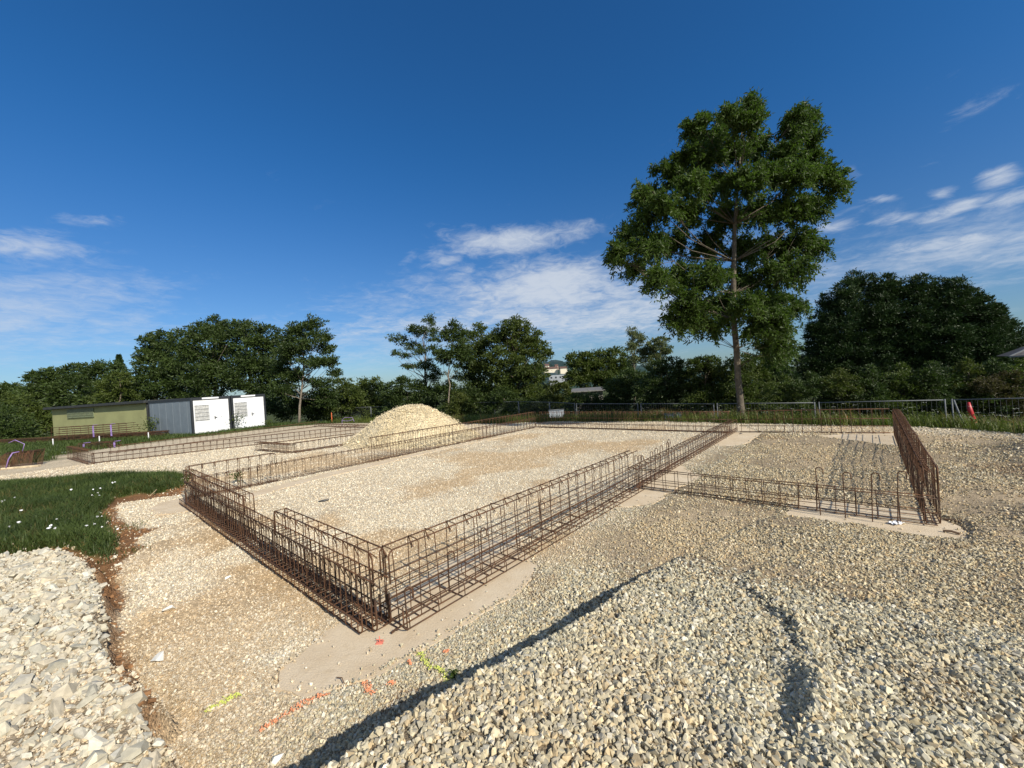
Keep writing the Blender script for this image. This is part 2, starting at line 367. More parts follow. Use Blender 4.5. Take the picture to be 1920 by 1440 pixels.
def palette(which, k):
    P = PAL[which]; c = P[RNG.integers(0, len(P), k)]; return np.clip(c*(.70+.40*RNG.random((k, 1))), 0, .85)
def inview(x, y, z, mar=60):
    d = np.stack([x, y, z-H], -1) @ RM; u = CX+F*d[:, 0]/np.maximum(d[:, 1], .05); v = CY-F*d[:, 2]/np.maximum(d[:, 1], .05)
    return (d[:, 1] > .2) & (u > -mar*5) & (u < 1920+mar*5) & (v < 1440+mar*5)
def paint_sdf(x, y):
    out = np.full(len(x), -9.)
    return out
PAINT = [('orange', (492, 1369), (612, 1306), .038), ('orange', (600, 1290), (596, 1291), .01), ('orange', (680, 1284), (702, 1304), .035), ('orange', (736, 1280), (738, 1283), .03),
         ('yellow', (786, 1228), (842, 1276), .045), ('orange', (836, 1222), (840, 1224), .03), ('yellow', (388, 1338), (446, 1303), .05), ('orange', (774, 1240), (770, 1250), .015)]
NP_ = 0
def gravel(kmax, r0, r1, smin, smax, dens, keep):
    r = np.sqrt(RNG.random(kmax)*(r1*r1-r0*r0)+r0*r0); th = (RNG.random(kmax)-.5)*math.radians(122)
    x = r*np.sin(th)+0; y = r*np.cos(th)
    ok = keep(x, y); x, y = x[ok], y[ok]
    z = hgt(x, y); v = inview(x, y, z); return x[v], y[v], z[v]
def ringarea(r0, r1): return math.radians(122)/2*(r1*r1-r0*r0)
pts, size, cols = [], [], []
concs = list(CONCP.values())
for (r0, r1, s_, cov) in ((1.3, 3.2, .0235, 1.9), (3.2, 5.0, .0225, 1.5), (5.0, 8.0, .022, .95), (8.0, 13, .027, .5), (13, 24, .034, .26)):
    dn = cov/(s_*s_*.55); kmax = int(dn*ringarea(r0, r1))
    x, y, z = gravel(kmax, r0, r1, 0, 0, 0, lambda x, y: np.ones(len(x), bool))
    grey, sandy, turf, soil, be, a, b, r = zones(x, y)
    brown = ss(-.05, .25, fbm(x*.7+60, y*.7+11, 4))*grey*ss(2.8, 5, r)*.82
    bare = np.maximum.reduce([brown, sandy*.80, soil*.90, turf*1.1])
    inc = np.maximum.reduce([sdf(P, x, y) for P in concs]); rb = sdf(RUBBLE, x, y)
    pr = (1-bare)*np.where(grey > .5, 1., .72 if r1 < 9 else .8); pr = np.where(rb > 0, .35, pr); pr = pr*np.exp(-np.maximum(inc+.005, 0)/.022)+.006*(inc > 0); z = np.where(inc > 0, .010, z)
    pr = pr*(1-ss(.02, .05, 0*x))
    kp = RNG.random(len(x)) < pr; x, y, z, grey, sandy, soil, b = x[kp], y[kp], z[kp], grey[kp], sandy[kp], soil[kp], b[kp]
    k = len(x); coarse = grey*(b < 2.4); a_k = a[kp]
    nearb = ss(5.2, 3.2, a[kp])*ss(2.5, 2.2, b); s = s_*np.exp(np.clip(RNG.normal(0, .34, k), -.8, .62))*(1+.28*nearb)*np.where(b > 2.6, .80, 1.)
    mixg = RNG.random(k) < grey; c = np.where(mixg[:, None], palette('grey', k)*(np.where(((b < 2.6) & (a_k > 4.5))[:, None], np.array([[.94, .87, .76]]), np.array([[.93, .91, .86]]))), palette('cream', k))
    c = c*(1-.35*np.maximum(sandy, soil)[:, None])+SAND*.35*np.maximum(sandy, soil)[:, None]
    pts.append(np.stack([x, y, z+s*.16], -1)); size.append(s); cols.append(c)
pts = np.concatenate(pts); size = np.concatenate(size); cols = np.concatenate(cols)
def segdist(x, y, p, q):
    e = q-p; t = np.clip(((x-p[0])*e[0]+(y-p[1])*e[1])/max(e@e, 1e-9), 0, 1); return np.hypot(x-p[0]-e[0]*t, y-p[1]-e[1]*t)
ok = np.ones(len(pts), bool)
scatter('gravel', pts, size, cols)
NSTONE = int(ok.sum())
k = 430000; r = np.sqrt(RNG.random(k)*(5.6**2-1.3**2)+1.3**2); th = (RNG.random(k)-.62)*math.radians(112); x, y = r*np.sin(th), r*np.cos(th); grey, sandy, turf, soil, be, a, b, r = zones(x, y)
kp = (RNG.random(k) < (.22+.78*np.maximum(sandy, ss(2.4, 2.8, b)*.6))*(1-soil)*(1-turf)*ss(5.6, 4.2, r)) & (sdf(RUBBLE, x, y) < 0) & (np.maximum.reduce([sdf(P, x, y) for P in concs]) < .01) & (b > 1.9) & inview(x, y, 0*x)
x, y, sandy = x[kp], y[kp], sandy[kp]; s = .008+.007*RNG.random(len(x)); c = palette('cream', len(x))*(1-.45*sandy[:, None])+SAND*.42*sandy[:, None]
scatter('fine_gravel', np.stack([x, y, hgt(x, y)+s*.15], -1), s, c*(.62+.34*RNG.random((len(x), 1))))
# rubble on the left: bigger broken limestone
k = 60000; x = -6+6.5*RNG.random(k)-2.5; y = 1.2+8*RNG.random(k); rb = sdf(RUBBLE, x, y)
s = np.exp(RNG.normal(math.log(.050), .50, k)); s = np.clip(s, .018, .17)
kp = (rb > .0) & inview(x, y, np.zeros(k), 120) & (RNG.random(k) < np.clip((.06/s)**1.1, 0, 1)*.8); x, y, s = x[kp], y[kp], s[kp]
z = hgt(x, y); c = palette('cream', len(x)); gsel = RNG.random(len(x)) < .38; c[gsel] = palette('grey', int(gsel.sum()))*1.08
c = c*.6+np.array([.74, .68, .53])*.4
scatter('rubble', np.stack([x, y, z+s*.10], -1), s, np.clip(c*.78, 0, .8), flat=.85, tilt=.55)
# soil clods and small stones on the soil
k = 26000; x = -9+10*RNG.random(k); y = 1.5+10*RNG.random(k); _g, _s, turf, soil, be, a, b, r = zones(x, y)
kp = (soil > .4) & (sdf(RUBBLE, x, y) < 0) & (b > 3); x, y = x[kp], y[kp]; s = .02+.05*RNG.random(len(x))**3; z = hgt(x, y)
c = SOIL[None]*(.7+.7*RNG.random((len(x), 1))); ws = RNG.random(len(x)) < .15; c[ws] = palette('cream', int(ws.sum()))
scatter('soil_clods', np.stack([x, y, z+s*.1], -1), s, c)

def stones_mesh(name, P, s, mat, parent=None, flat=1., **kw):
    shp = [stone_shape(100+i, .6) for i in range(6)]; Vs = []; Fs = []; off = 0
    for i in range(len(P)):
        V, Fc = shp[int(RNG.integers(0, 6))]; R_ = np.array(Matrix.Rotation(RNG.random()*6.28, 3, 'Z') @ Matrix.Rotation(RNG.normal(0, .5), 3, 'X'))
        Vs.append((V*s[i]*(.8+.4*RNG.random(3))) @ R_.T*np.array([1, 1, flat])+P[i]); Fs.append(Fc+off); off += len(V)
    return link(name, meshdata(name, np.concatenate(Vs), np.concatenate(Fs), mat), parent, **kw)
MPAINT = {'orange': simple('orange_marking_paint', (.78, .32, .16), .8, var=.2, scale=30), 'yellow': simple('yellow_marking_paint', (.58, .62, .14), .8, var=.2, scale=30)}
PLAB = ['long orange paint stripe on the gravel below the bare concrete corner', '', 'short orange paint dash under the bare concrete corner', 'small orange paint dot right of the short orange dash',
        'yellow paint dash near the foot of the gravel bank', 'orange paint dot right of the yellow dash by the bank', 'yellow green paint dash on the gravel left of the long orange stripe', 'faint orange paint fleck left of the yellow dash by the bank']
for i, (cn, p0, p1, w) in enumerate(PAINT):
    if not PLAB[i]: continue
    p, q = G(*p0)[:2], G(*p1)[:2]; L = float(np.linalg.norm(q-p)); k = int(30+L*w*8500); t = RNG.random(k)*1.08-.04; e = (q-p)/max(L, .01); pr = np.array([-e[1], e[0]])
    wv = fbm(t*L*9+i*7, t*0+3., 3)*.035; off = RNG.normal(0, .34, k)*w*(1+.6*fbm(t*L*6+i, t*0+9., 2))
    P = p[None]+e[None]*(t*max(L, .04))[:, None]+pr[None]*(off+wv)[:, None]
    P = np.concatenate([P, (hgt(P[:, 0], P[:, 1])+.014+.010*RNG.random(k))[:, None]], 1)
    stones_mesh(cn+'_paint_mark', P, .008+.010*RNG.random(k), MPAINT[cn], label=PLAB[i], cat='paint mark', group='survey paint marks on the gravel')

# ------------------------------------------------------------------ concrete blinding strips
mc, n, p = material('concrete_material')
tc = n.new('ShaderNodeTexCoord').outputs['Object']
c = n.mix(n.ramp(n.noise(tc, 1.7, 5, .6), .3, .7), (.64, .50, .325), (.73, .60, .42))
c = n.mix(n.ramp(n.noise(tc, 160, 3), .35, .65, 0., .30), c, (.36, .29, .20))
c = n.mix(n.ramp(n.noise(tc, 5.5, 6, .7, .6), .50, .72, 0., .40), c, (.45, .33, .19))
n.put(p.inputs['Base Color'], c); p.inputs['Roughness'].default_value = .9
bp = n.new('ShaderNodeBump'); bp.inputs['Distance'].default_value = .006; n.put(bp.inputs['Height'], n.noise(tc, 55, 5, .7)); n.put(p.inputs['Normal'], bp.outputs[0])
for k_, P in CONCP.items():
    P = np.array(P); out = []
    for i in range(len(P)):
        q0, q1 = P[i], P[(i+1) % len(P)]; m_ = max(1, int(np.linalg.norm(q1-q0)/.06))
        for j in range(m_):
            t = j/m_; out.append(q0+(q1-q0)*t)
    out = np.array(out); nrm = np.stack([fbm(out[:, 0]*3, out[:, 1]*3, 4), fbm(out[:, 0]*3+50, out[:, 1]*3, 4)], -1); out = out+nrm*.12+RNG.normal(0, .008, out.shape)
    vs = [(q[0], q[1], .004) for q in out]+[(q[0], q[1], -.08) for q in out]; kk = len(out)
    fs = [tuple(range(kk))[::-1] if sum((out[i][0]*out[(i+1) % kk][1]-out[(i+1) % kk][0]*out[i][1]) for i in range(kk)) < 0 else tuple(range(kk))]
    fs += [(i, (i+1) % kk, (i+1) % kk+kk, i+kk) for i in range(kk)]
    link('concrete_footing', meshdata('concrete_footing', vs, fs, mc), kind='structure')

# ------------------------------------------------------------------ reinforcement cages
mr, n, p = material('rusty_steel')
tc = n.new('ShaderNodeTexCoord').outputs['Object']
c = n.mix(n.ramp(n.noise(tc, 5, 4, .7), .35, .65), (.055, .030, .017), (.145, .066, .029))
c = n.mix(n.ramp(n.noise(tc, 2.1, 3), .5, .75, 0., .6), c, (.06, .045, .036))
n.put(p.inputs['Base Color'], c); p.inputs['Roughness'].default_value = .75; p.inputs['Metallic'].default_value = .25
mrr = simple('bright_rust_steel', (.26, .085, .028), .85, .1, .35, 5)
_sc = {}
def stirrup_mesh(w, h, r, hook=True):
    key = (w, h, r, hook)
    if key in _sc: return _sc[key]
    mb = MB(); R = min(.035, w*.3); z0 = r; pa = []
    ex, ez = (0, 1, 0), (0, 0, 1)
    if hook:
        pa += [(0, w/2-.085, h-.095), (0, w/2-.02, h-.02)]
    pa += [(0, w/2, h-R*.4), (0, w/2, z0+R)]
    pa += arc((0, w/2-R, z0+R), R, 0, -math.pi/2, 3, ex, ez)+arc((0, -w/2+R, z0+R), R, -math.pi/2, -math.pi, 3, ex, ez)
    pa += arc((0, -w/2+R, h-R), R, math.pi, math.pi/2, 3, ex, ez)+[(.006, w/2-.01, h)]
    if hook: pa += [(.008, w/2-.006, h-.006), (.012, w/2-.045, h-.115)]
    mb.tube(pa, r, 5); _sc[key] = mb.mesh('stirrup', mr); return _sc[key]
def hairpin_mesh(h, w, r=.0068, tail=.10):
    key = ('pin', h, w, r)
    if key in _sc: return _sc[key]
    mb = MB(); pa = [(0, -w/2, h-tail)]+arc((0, 0, h-w/2), w/2, math.pi, 0, 6, (0, 1, 0), (0, 0, 1))+[(0, w/2, .01)]
    mb.tube(pa, r, 5); _sc[key] = mb.mesh('starter_bar', mr); return _sc[key]
def cage(label, p0, p1, w, h, sp, rs=.0051, rl=.0074, mids=(.5,), ends=(.2, .2, .12, .12), off0=0., off1=0., hook=True, z0=.01, group='rusty reinforcement cages of the foundations', extra=(), jit=.003, lean=.0):
    p0 = np.array(p0, float); p1 = np.array(p1, float); L = float(np.linalg.norm(p1-p0)); rz = math.atan2(p1[1]-p0[1], p1[0]-p0[0])
    root = empty('rebar_cage', (p0[0], p0[1], z0), rz, label=label, cat='rebar cage', group=group)
    if lean: root.rotation_euler = (lean, 0, rz)
    me = stirrup_mesh(w, h, rs, hook); k = int((L-.1)/sp)
    for i in range(k+1):
        link('stirrup', me, root, (.06+i*sp+random.gauss(0, jit), random.gauss(0, .003), random.gauss(0, .002)), (random.gauss(0, .012), random.gauss(0, .02), random.gauss(0, .03)+(math.pi if random.random() < .5 and hook and False else 0)))
    def bar(y, z, e0, e1, rr=rl, up=-1, x0=0., x1=L, mt=mr):
        mb = MB(); R = .06; pa = []; zz = z+up*0
        if e0: pa += [(x0, y, z+up*e0)]+arc((x0+R, y, z+up*R), R, math.pi, math.pi/2, 4, (1, 0, 0), (0, 0, -up))
        else: pa += [(x0, y, z)]
        m_ = max(1, int(L/1.2)); 
        for j in range(1, m_): pa.append((x0+(x1-x0)*j/m_, y+random.gauss(0, .003), z+random.gauss(0, .003)))
        if e1: pa += arc((x1-R, y, z+up*R), R, math.pi/2, 0, 4, (1, 0, 0), (0, 0, -up))+[(x1, y, z+up*e1)]
        else: pa += [(x1, y, z)]
        mb.tube(pa, rr, 6); mb.obj('longitudinal_bar', mt, root, True)
    y = w/2-rs-rl*.6
    for s in (-1, 1):
        bar(s*y, h-rs-rl*.8, ends[0], ends[1]); bar(s*y, rs*2+rl, ends[2], ends[3], up=1, mt=mr)
        for q in mids: bar(s*y, h*q, 0, 0, rl*.8)
    for (yy, zz, x0, x1) in extra: bar(yy, zz, 0, 0, rl*.8, x0=x0, x1=x1)
    return root
A0, B0, B1, A1, A2 = 1.90, 3.38, 11.74, 15.0, 7.37
g1 = 'rusty reinforcement cages of the main foundation'
# front left run
cage('low rusty cage along the whole near left side, with the gap between two tall cages', hp(A0, B0+.02), hp(A0, B1-.35), .16, .47, .12, mids=(), ends=(0, 0, .30, .25), group=g1)
cage('tall rusty cage on the left side between the gap and the nearest corner', hp(A0+.03, B0+.10), hp(A0+.03, 5.98), .15, .71, .235, ends=(.30, .30, .25, .0), mids=(), group=g1)
cage('tall rusty cage at the left corner beside the grass, ending before the gap', hp(A0+.03, 7.25), hp(A0+.03, 11.6), .15, .72, .18, ends=(.28, .3, 0, .25), mids=(.62,), group=g1)
cage('flat dense rusty base mat under the near left side cages', hp(A0-.03, B0+.1), hp(A0-.03, B1-.3), .30, .12, .12, ends=(.0, 0, .25, 0), mids=(), group=g1, hook=False, extra=[(.06, .02, 0, 7.9), (-.06, .02, 0, 7.9), (.0, .11, 0, 7.9)])
# near right run
cage('tall rusty cage with hooked tops from the nearest corner to the cage junction', hp(1.93, B0), hp(7.25, B0), .17, .75, .24, ends=(.30, 0, .0, 0), mids=(.43, .62), group=g1, extra=[(-.13, .30, 0, 5.2)])
cage('flat wide rusty base mat under the tall cage from nearest corner to junction', hp(1.98, B0+.03), hp(7.3, B0+.03), .42, .15, .33, ends=(.0, 0, .22, 0), mids=(), group=g1, hook=False, extra=[(.07, .02, 0, 5.2)])
cage('medium height rusty cage from the cage junction towards the tall tree', hp(7.1, B0), hp(A1+.5, B0+.08), .20, .42, .20, ends=(0, .2, 0, .2), mids=(.3, .18), group=g1, extra=[(-.08, .10, 0, 8.3), (-.09, .14, 0, 8.3), (-.09, .06, 0, 8.3)])
# long far left run
cage('low rusty cage along the long left side beyond the gravel floor', hp(A0+.1, B1), hp(A1, B1), .20, .47, .22, mids=(.12,), ends=(0, 0, .2, .25), group=g1)
cage('tall rusty cage behind the left corner, short and ending above the low cage', hp(A0+.05, B1+.12), hp(3.8, B1+.06), .17, .75, .24, ends=(.22, .28, 0, 0), mids=(), group=g1)
cage('tall rusty cage along the long left side in front of the gravel heap', hp(6.5, B1+.02), hp(A1-.1, B1+.02), .17, .75, .20, ends=(.28, .1, 0, 0), mids=(.52,), group=g1)
# back run
cage('tall rusty cage across the back of the main gravel floor', hp(A1+.05, B1-.2), hp(A1+.12, B0+.1), .18, .72, .22, ends=(0, 0, 0, .1), mids=(.62,), group=g1)
cage('low rusty cage across the back of the main gravel floor with upturned bar ends', hp(A1-.05, B1-.05), hp(A1+.05, B0+.15), .24, .22, .25, ends=(0, 0, .20, .2), mids=(), group=g1, hook=False)
# right room
g2 = 'rusty reinforcement cages of the right hand room'
cage('low rusty ladder like cage in front of the right room, beside hooked starter bars', hp(A2, B0-.0), hp(A2+.03, -.62), .15, .37, .225, ends=(0, 0, 0, 0), mids=(.47,), group=g2, hook=False, extra=[(.05, .09, 0, 3.9)])
cage('long dense rusty cage seen end on along the right side of the right hand room', hp(7.40, -.585), hp(15.5, -.63), .15, .75, .115, ends=(.2, .2, .12, .1), mids=(.4, .7), group=g2, extra=[(0, .02, 0, 8.5)])
cage('thin tall rusty cage across the back of the right hand room under the tree', hp(15.25, 3.25), hp(15.9, -.5), .12, .73, .24, ends=(0, 0, 0, 0), mids=(.30, .6), group=g2, hook=False)
# starter bars
def starters(label, pos, h, w, rz, grp):
    o = link('starter_bar', hairpin_mesh(h, w), None, (pos[0], pos[1], .0), (random.gauss(0, .03), random.gauss(0, .03), rz), label=label, cat='starter bar', group=grp)
    return o
RZB = math.atan2(BV[1], BV[0]); RZA = math.atan2(AV[1], AV[0])
for (u, v, hh, lb) in ((1546, 968, .70, 'hooked starter bar farthest from the end on cage, tallest in the row'), (1593, 974, .66, 'hooked starter bar second from the left in the right hand room front'),
                       (1644, 981, .67, 'hooked starter bar with its foot left of the white scrap'), (1692, 987, .72, 'hooked starter bar nearest the end on cage, right of the white scrap')):
    q = G(u, v); starters(lb, (q[0], q[1]), hh, .085, RZB+math.pi+math.pi/2, 'four hooked starter bars of the right hand room')
for i, (u, v, hh) in enumerate(((1196, 914, .62), (1203, 918, .66), (1208, 914, .62), (1216, 912, .47), (1224, 906, .64), (1231, 903, .68), (1240, 897, .70), (1254, 890, .70), (1259, 886, .72))):
    q = G(u, v); starters('narrow hooked starter bar rising out of the cage junction', (q[0], q[1]), hh, .05, RZA+random.random()*.6, 'narrow starter bars at the cage junction')
for i, (bb, aa, hh, lb) in enumerate(((3.2, 2.05, .40, 'short hooked starter bar inside the nearest corner'), (3.45, 2.75, .42, 'short hooked starter bar in the tall cage, first after the corner'), (3.45, 3.25, .52, 'short hooked starter bar in the tall cage, second after the corner'),
                                     (3.5, 4.5, .50, 'short hooked starter bar halfway along the tall near cage'))):
    q = hp(aa, bb); starters(lb, q, hh, .07, RZA+.7, 'short starter bars inside the near cages')
for i, aa in enumerate((2.7, 3.05, 3.4, 3.7, 4.0)):
    q = hp(aa, B1+.12); starters('small hooked starter bar behind the left corner cage', q, .46+.03*i, .08, RZB+.9, 'small starter bars behind the left corner')
# neighbouring foundation on the left
g3 = 'rusty cages of the neighbouring foundation'
gq = lambda u, v: tuple(G(u, v)[:2])
cage('long rusty cage along the front of the neighbouring foundation on the left', gq(172, 870), gq(676, 812), .20, .42, .24, mids=(.5,), ends=(0, 0, 0, 0), group=g3, rs=.006, rl=.010)
cage('short dense rusty cage closing the left end of the neighbouring foundation', gq(172, 871), gq(131, 860), .20, .58, .22, mids=(.5,), ends=(0, 0, 0, 0), group=g3, rs=.006, rl=.010)
cage('rusty cage along the back of the neighbouring foundation, behind its gravel floor', gq(205, 851), gq(596, 800), .2, .36, .30, mids=(), ends=(0, 0, 0, 0), group=g3, rs=.006, rl=.010)
cage('short rusty cage jutting forward from the neighbouring foundation', gq(484, 844), gq(550, 850), .25, .35, .12, mids=(.5,), ends=(0, 0, 0, 0), group=g3, rs=.006, rl=.010)
cage('rusty cage beside the gravel heap in the neighbouring foundation', gq(552, 850), gq(668, 832), .22, .40, .22, mids=(.15,), ends=(0, 0, 0, 0), group=g3, rs=.006, rl=.011)
cage('flat rusty cage lying left of the gravel heap below the fence', gq(593, 799), gq(700, 803), .35, .18, .35, mids=(), ends=(0, 0, 0, 0), group=g3, rs=.008, rl=.014, hook=False)

# ------------------------------------------------------------------ stored rebar on the left
mpur = simple('purple_strap', (.30, .20, .46), .45, var=.3, scale=6)
mwhite = simple('white_plastic', (.80, .80, .80), .5, var=.08)
def rebar_stack(label, p0, p1, w, h, layers, z0=0., straps=(), sp=.45, r=.014, grp='stored reinforcement steel on the grass'):
    p0 = np.array(p0); p1 = np.array(p1); L = float(np.linalg.norm(p1-p0)); root = empty('rebar_stack', (p0[0], p0[1], z0), math.atan2(p1[1]-p0[1], p1[0]-p0[0]), label=label, cat='rebar stack', group=grp)
    for i in range(layers):
        z = .03+h*i/max(1, layers-1)
        for y in (-w/2, w/2):
            mb = MB(); e0 = random.random()*.5; e1 = random.random()*.9
            mb.tube([(e0, y+random.gauss(0, .02), z), (L/2, y+random.gauss(0, .03), z-.02), (L-e1, y+random.gauss(0, .02), z)], r, 5); mb.obj('longitudinal_bar', mr, root)
    me = stirrup_mesh(w, h+.05, .008, False)
    for i in range(int(L/sp)): link('stirrup', me, root, (.3+i*sp+random.gauss(0, .02), 0, .0), (0, random.gauss(0, .05), 0))
    for sx in straps:
        mb = MB(); R_ = [(sx+random.gauss(0, .01), y, z) for y, z in ((-w/2-.04, h*.05), (-w/2-.06, h*.5), (-w/2-.03, h+.02), (0, h+.04))]
        mb.box((sx, -w/2-.05, h*.55), (.11, .02, h*.9), 0, .006); mb.box((sx, -w/4-.03, h+.06), (.10, w/2, .02), 0, .006); mb.obj('strap', mpur, root)
    return root
rebar_stack('tall stack of rusty cages tied with purple straps in front of the olive shed', gq(98, 832), gq(262, 822), .5, .86, 7, .22, (3.45, 4.75), .55, .016)
rebar_stack('long low pile of rusty bars under the purple strapped stack', gq(-60, 838), gq(326, 818), .8, .36, 5, .0, (), .55, .03)
rebar_stack('low pile of rusty bars with purple ribbons left of the neighbouring foundation', gq(150, 842), gq(222, 838), .6, .30, 5, .0, (.7, 2.6), .28, .022)
for (u, v, lb) in ((100, 838, 'white stake standing left of the purple strapped rebar'), (187, 833, 'white stake standing in the middle of the rebar piles'), (279, 826, 'white stake standing nearest the grey container side')):
    q = G(u, v); mb = MB(); mb.box((0, 0, .24), (.045, .045, .50), 0, .008); mb.box((0, 0, .50), (.052, .052, .04), 0, .01); mb.obj('marker_stake', mwhite, None, label=lb, cat='stake', group='white stakes by the rebar piles').location = (q[0], q[1], 0)
# coil of strapped bars on the left edge
q = G(38, 876); root = empty('stirrup_bundle', (q[0], q[1], 0), .35, label='upright bundle of dark stirrups tied with purple ribbon at the left edge', cat='stirrup bundle')
for i in range(26):
    mb = MB(); w_, h_ = .95+random.gauss(0, .04), .62+random.gauss(0, .03); x_ = -.5+i*.04
    mb.tube([(x_, -.3, .02), (x_+.12, -.28, h_), (x_+.14, .28, h_), (x_+.02, .3, .02), (x_, -.3, .02)], .013, 5); mb.obj('stirrup', mr, root)
mb = MB(); mb.tube([(-.22, -.34, .05), (-.12, -.36, .4), (.0, -.34, .64), (.12, -.2, .66)], .022, 6); mb.obj('strap', mpur, root, True)
mb = MB(); mb.tube([(.1, 0, .65), (.15, .05, .95), (-.1, 0, 1.15), (-.3, .0, 1.05)], .014, 6); mb.obj('ribbon', mpur, root, True)
mb = MB(); mb.box((0, 0, .04), (2.6, .16, .07), 0, .008); mb.obj('timber_board', simple('pale_timber', (.55, .45, .30), .8), None, label='pale timber board lying under the dark stirrup bundle', cat='board').matrix_world = Matrix.Translation((q[0]-.3, q[1]-.35, .0)) @ Matrix.Rotation(.15, 4, 'Z')

# ------------------------------------------------------------------ gravel heap
hc = G(790, 826); hc2 = hp(10.4, 15.15)
def heap():
    cx_, cy_ = hc2; nn = 120; rr = np.linspace(0, 1, 46); th = np.linspace(0, 2*np.pi, nn, endpoint=False); V = []; Fc = []
    R0 = 3.0
    for r in rr:
        wob = 1+.13*fbm(np.cos(th)*2+5, np.sin(th)*2+5, 3)
        x = r*R0*wob*np.cos(th)*1.12; y = r*R0*wob*np.sin(th)*.95
        z = 1.40*(.5+.5*math.cos(math.pi*min(1, r**1.12)))**.78*np.ones_like(th)
        z = z+.10*fbm(x*1.6+3, y*1.6, 4)*min(1, 3*(1-r))+.03*fbm(x*8, y*8, 3)
        ca_, sa_ = math.cos(RZB), math.sin(RZB)
        V += [(x[i]*ca_-y[i]*sa_, x[i]*sa_+y[i]*ca_, z[i]-.06*(r > .97)) for i in range(nn)]
    for i in range(len(rr)-1):
        for j in range(nn): a = i*nn+j; b = i*nn+(j+1) % nn; Fc.append((a, b, b+nn, a+nn))
    return np.array(V), Fc
mh, n, p = material('heap_gravel')
tc = n.new('ShaderNodeTexCoord').outputs['Object']; v = n.new('ShaderNodeTexVoronoi'); n.put(v.inputs[0], tc); v.inputs['Scale'].default_value = 17
c = n.mix(n.ramp(n.noise(tc, 1.1, 4), .35, .65), (.64, .52, .31), (.74, .62, .40)); sp = n.new('ShaderNodeSeparateColor'); n.put(sp.inputs[0], v.outputs['Color'])
cc = n.new('ShaderNodeCombineColor'); fr = n.math('MULTIPLY_ADD', sp.outputs[0], .45, .72)
for i in range(3): n.put(cc.inputs[i], fr)
n.put(p.inputs['Base Color'], n.mix(1., c, cc.outputs[0], 'MULTIPLY')); p.inputs['Roughness'].default_value = .95
bp = n.new('ShaderNodeBump'); bp.inputs['Distance'].default_value = .05; n.put(bp.inputs['Height'], n.math('MULTIPLY', v.outputs['Distance'], -1.)); n.put(p.inputs['Normal'], bp.outputs[0])
V, Fc = heap(); hroot = link('gravel_heap', meshdata('gravel_heap', V, Fc, mh, True), None, (hc2[0], hc2[1], 0), label='pale cone shaped heap of gravel behind the long cage', cat='gravel heap')
k = 26000; ii = RNG.integers(0, len(V)-121, k); PV = V[ii]+RNG.normal(0, .04, (k, 3)); s = np.exp(RNG.normal(math.log(.034), .4, k))
ho = stones_mesh('loose_stones', PV, s, simple('heap_stone', (.70, .60, .40), .9, var=.25, scale=3), hroot); ho['kind'] = 'stuff'

# ------------------------------------------------------------------ containers and shed
mfr = simple('anthracite_frame', (.028, .032, .037), .5, .2, .15); mwp = simple('white_panel', (.74, .75, .76), .45, 0, .07, 1.3); mgp = simple('grey_ribbed_panel', (.26, .30, .33), .5, .3, .06, 2)
mgrille = simple('window_grille', (.45, .46, .46), .5, .4); mglass = simple('window_blind', (.50, .50, .48), .3); mdark = simple('dark_fitting', (.03, .03, .03), .5)
def container(label, corner, d, side, ribs=True, notch=True):
    d = np.array(d)/np.linalg.norm(d); rz = math.atan2(d[1], d[0]); Wd, Ln, Ht = 2.44, 6.06, 2.56
    root = empty('site_container', (corner[0], corner[1], 0), rz, label=label, cat='site container', group='white fronted site containers')
    # local: x along front, y backwards (away), z up
    mb = MB(); t = .13
    for x in (t/2, Wd-t/2):
        for y in (t/2, Ln-t/2): mb.box((x, y, Ht/2), (t, t, Ht), 0, .01)
    for y in (t/2, Ln-t/2):
        mb.box((Wd/2, y, Ht-.09), (Wd-2*t, t-.006, .18)); mb.box((Wd/2, y, .07), (Wd-2*t, t-.006, .14))
    for x in (t/2, Wd-t/2):
        mb.box((x, Ln/2, Ht-.09), (t-.006, Ln-2*t, .18)); mb.box((x, Ln/2, .07), (t-.006, Ln-2*t, .14))
    mb.obj('frame', mfr, root)
    mb = MB(); mb.box((Wd/2, .07, Ht/2-.02), (Wd-2*t, .05, Ht-.30)); mb.obj('front_wall', mwp, root)
    mb = MB(); mb.box((Wd/2, Ln-.06, Ht/2-.02), (Wd-2*t, .05, Ht-.30)); mb.obj('back_wall', mgp, root)
    for x in (.06, Wd-.06):
        mb = MB(); nb = 12; pw = (Ln-2*t)/nb
        for i in range(nb): mb.box((x, t+pw*(i+.5), Ht/2-.02), (.05+(.014 if i % 2 else 0), pw-.004, Ht-.31))
        mb.obj('side_wall', mgp, root)
    mb = MB(); mb.box((Wd/2, Ln/2, Ht-.03), (Wd-.3, Ln-.3, .04)); mb.obj('roof', mgp, root)
    mb = MB(); mb.box((Wd*.48, -.005, Ht-.08), (Wd*.42, .02, .11)); mb.obj('fascia_panel', mwp, root)
    wr = empty('window', (.62, .02, 1.52)); wr.parent = root
    mb = MB(); mb.box((0, .02, 0), (.82, .04, 1.02)); w_ = mb.obj('shutter', mglass, wr)
    mb = MB()
    for i in range(15): mb.tube([(-.42+i*.06, -.03, -.52), (-.42+i*.06, -.03, .52)], .007, 4)
    for i in range(5): mb.tube([(-.43, -.035, -.5+i*.25), (.43, -.035, -.5+i*.25)], .011, 4)
    mb.obj('grille', mgrille, wr)
    dr = MB(); dr.box((1.72, .025, 1.16), (.88, .05, 2.06), 0, .006); do = dr.obj('door', mwp, root)
    mb = MB(); mb.tube([(1.38, -.01, 1.12), (1.38, -.05, 1.12), (1.50, -.05, 1.12)], .018, 6); mb.box((1.38, -.004, 1.10), (.05, .02, .24)); mb.obj('handle', mdark, do)
    return root
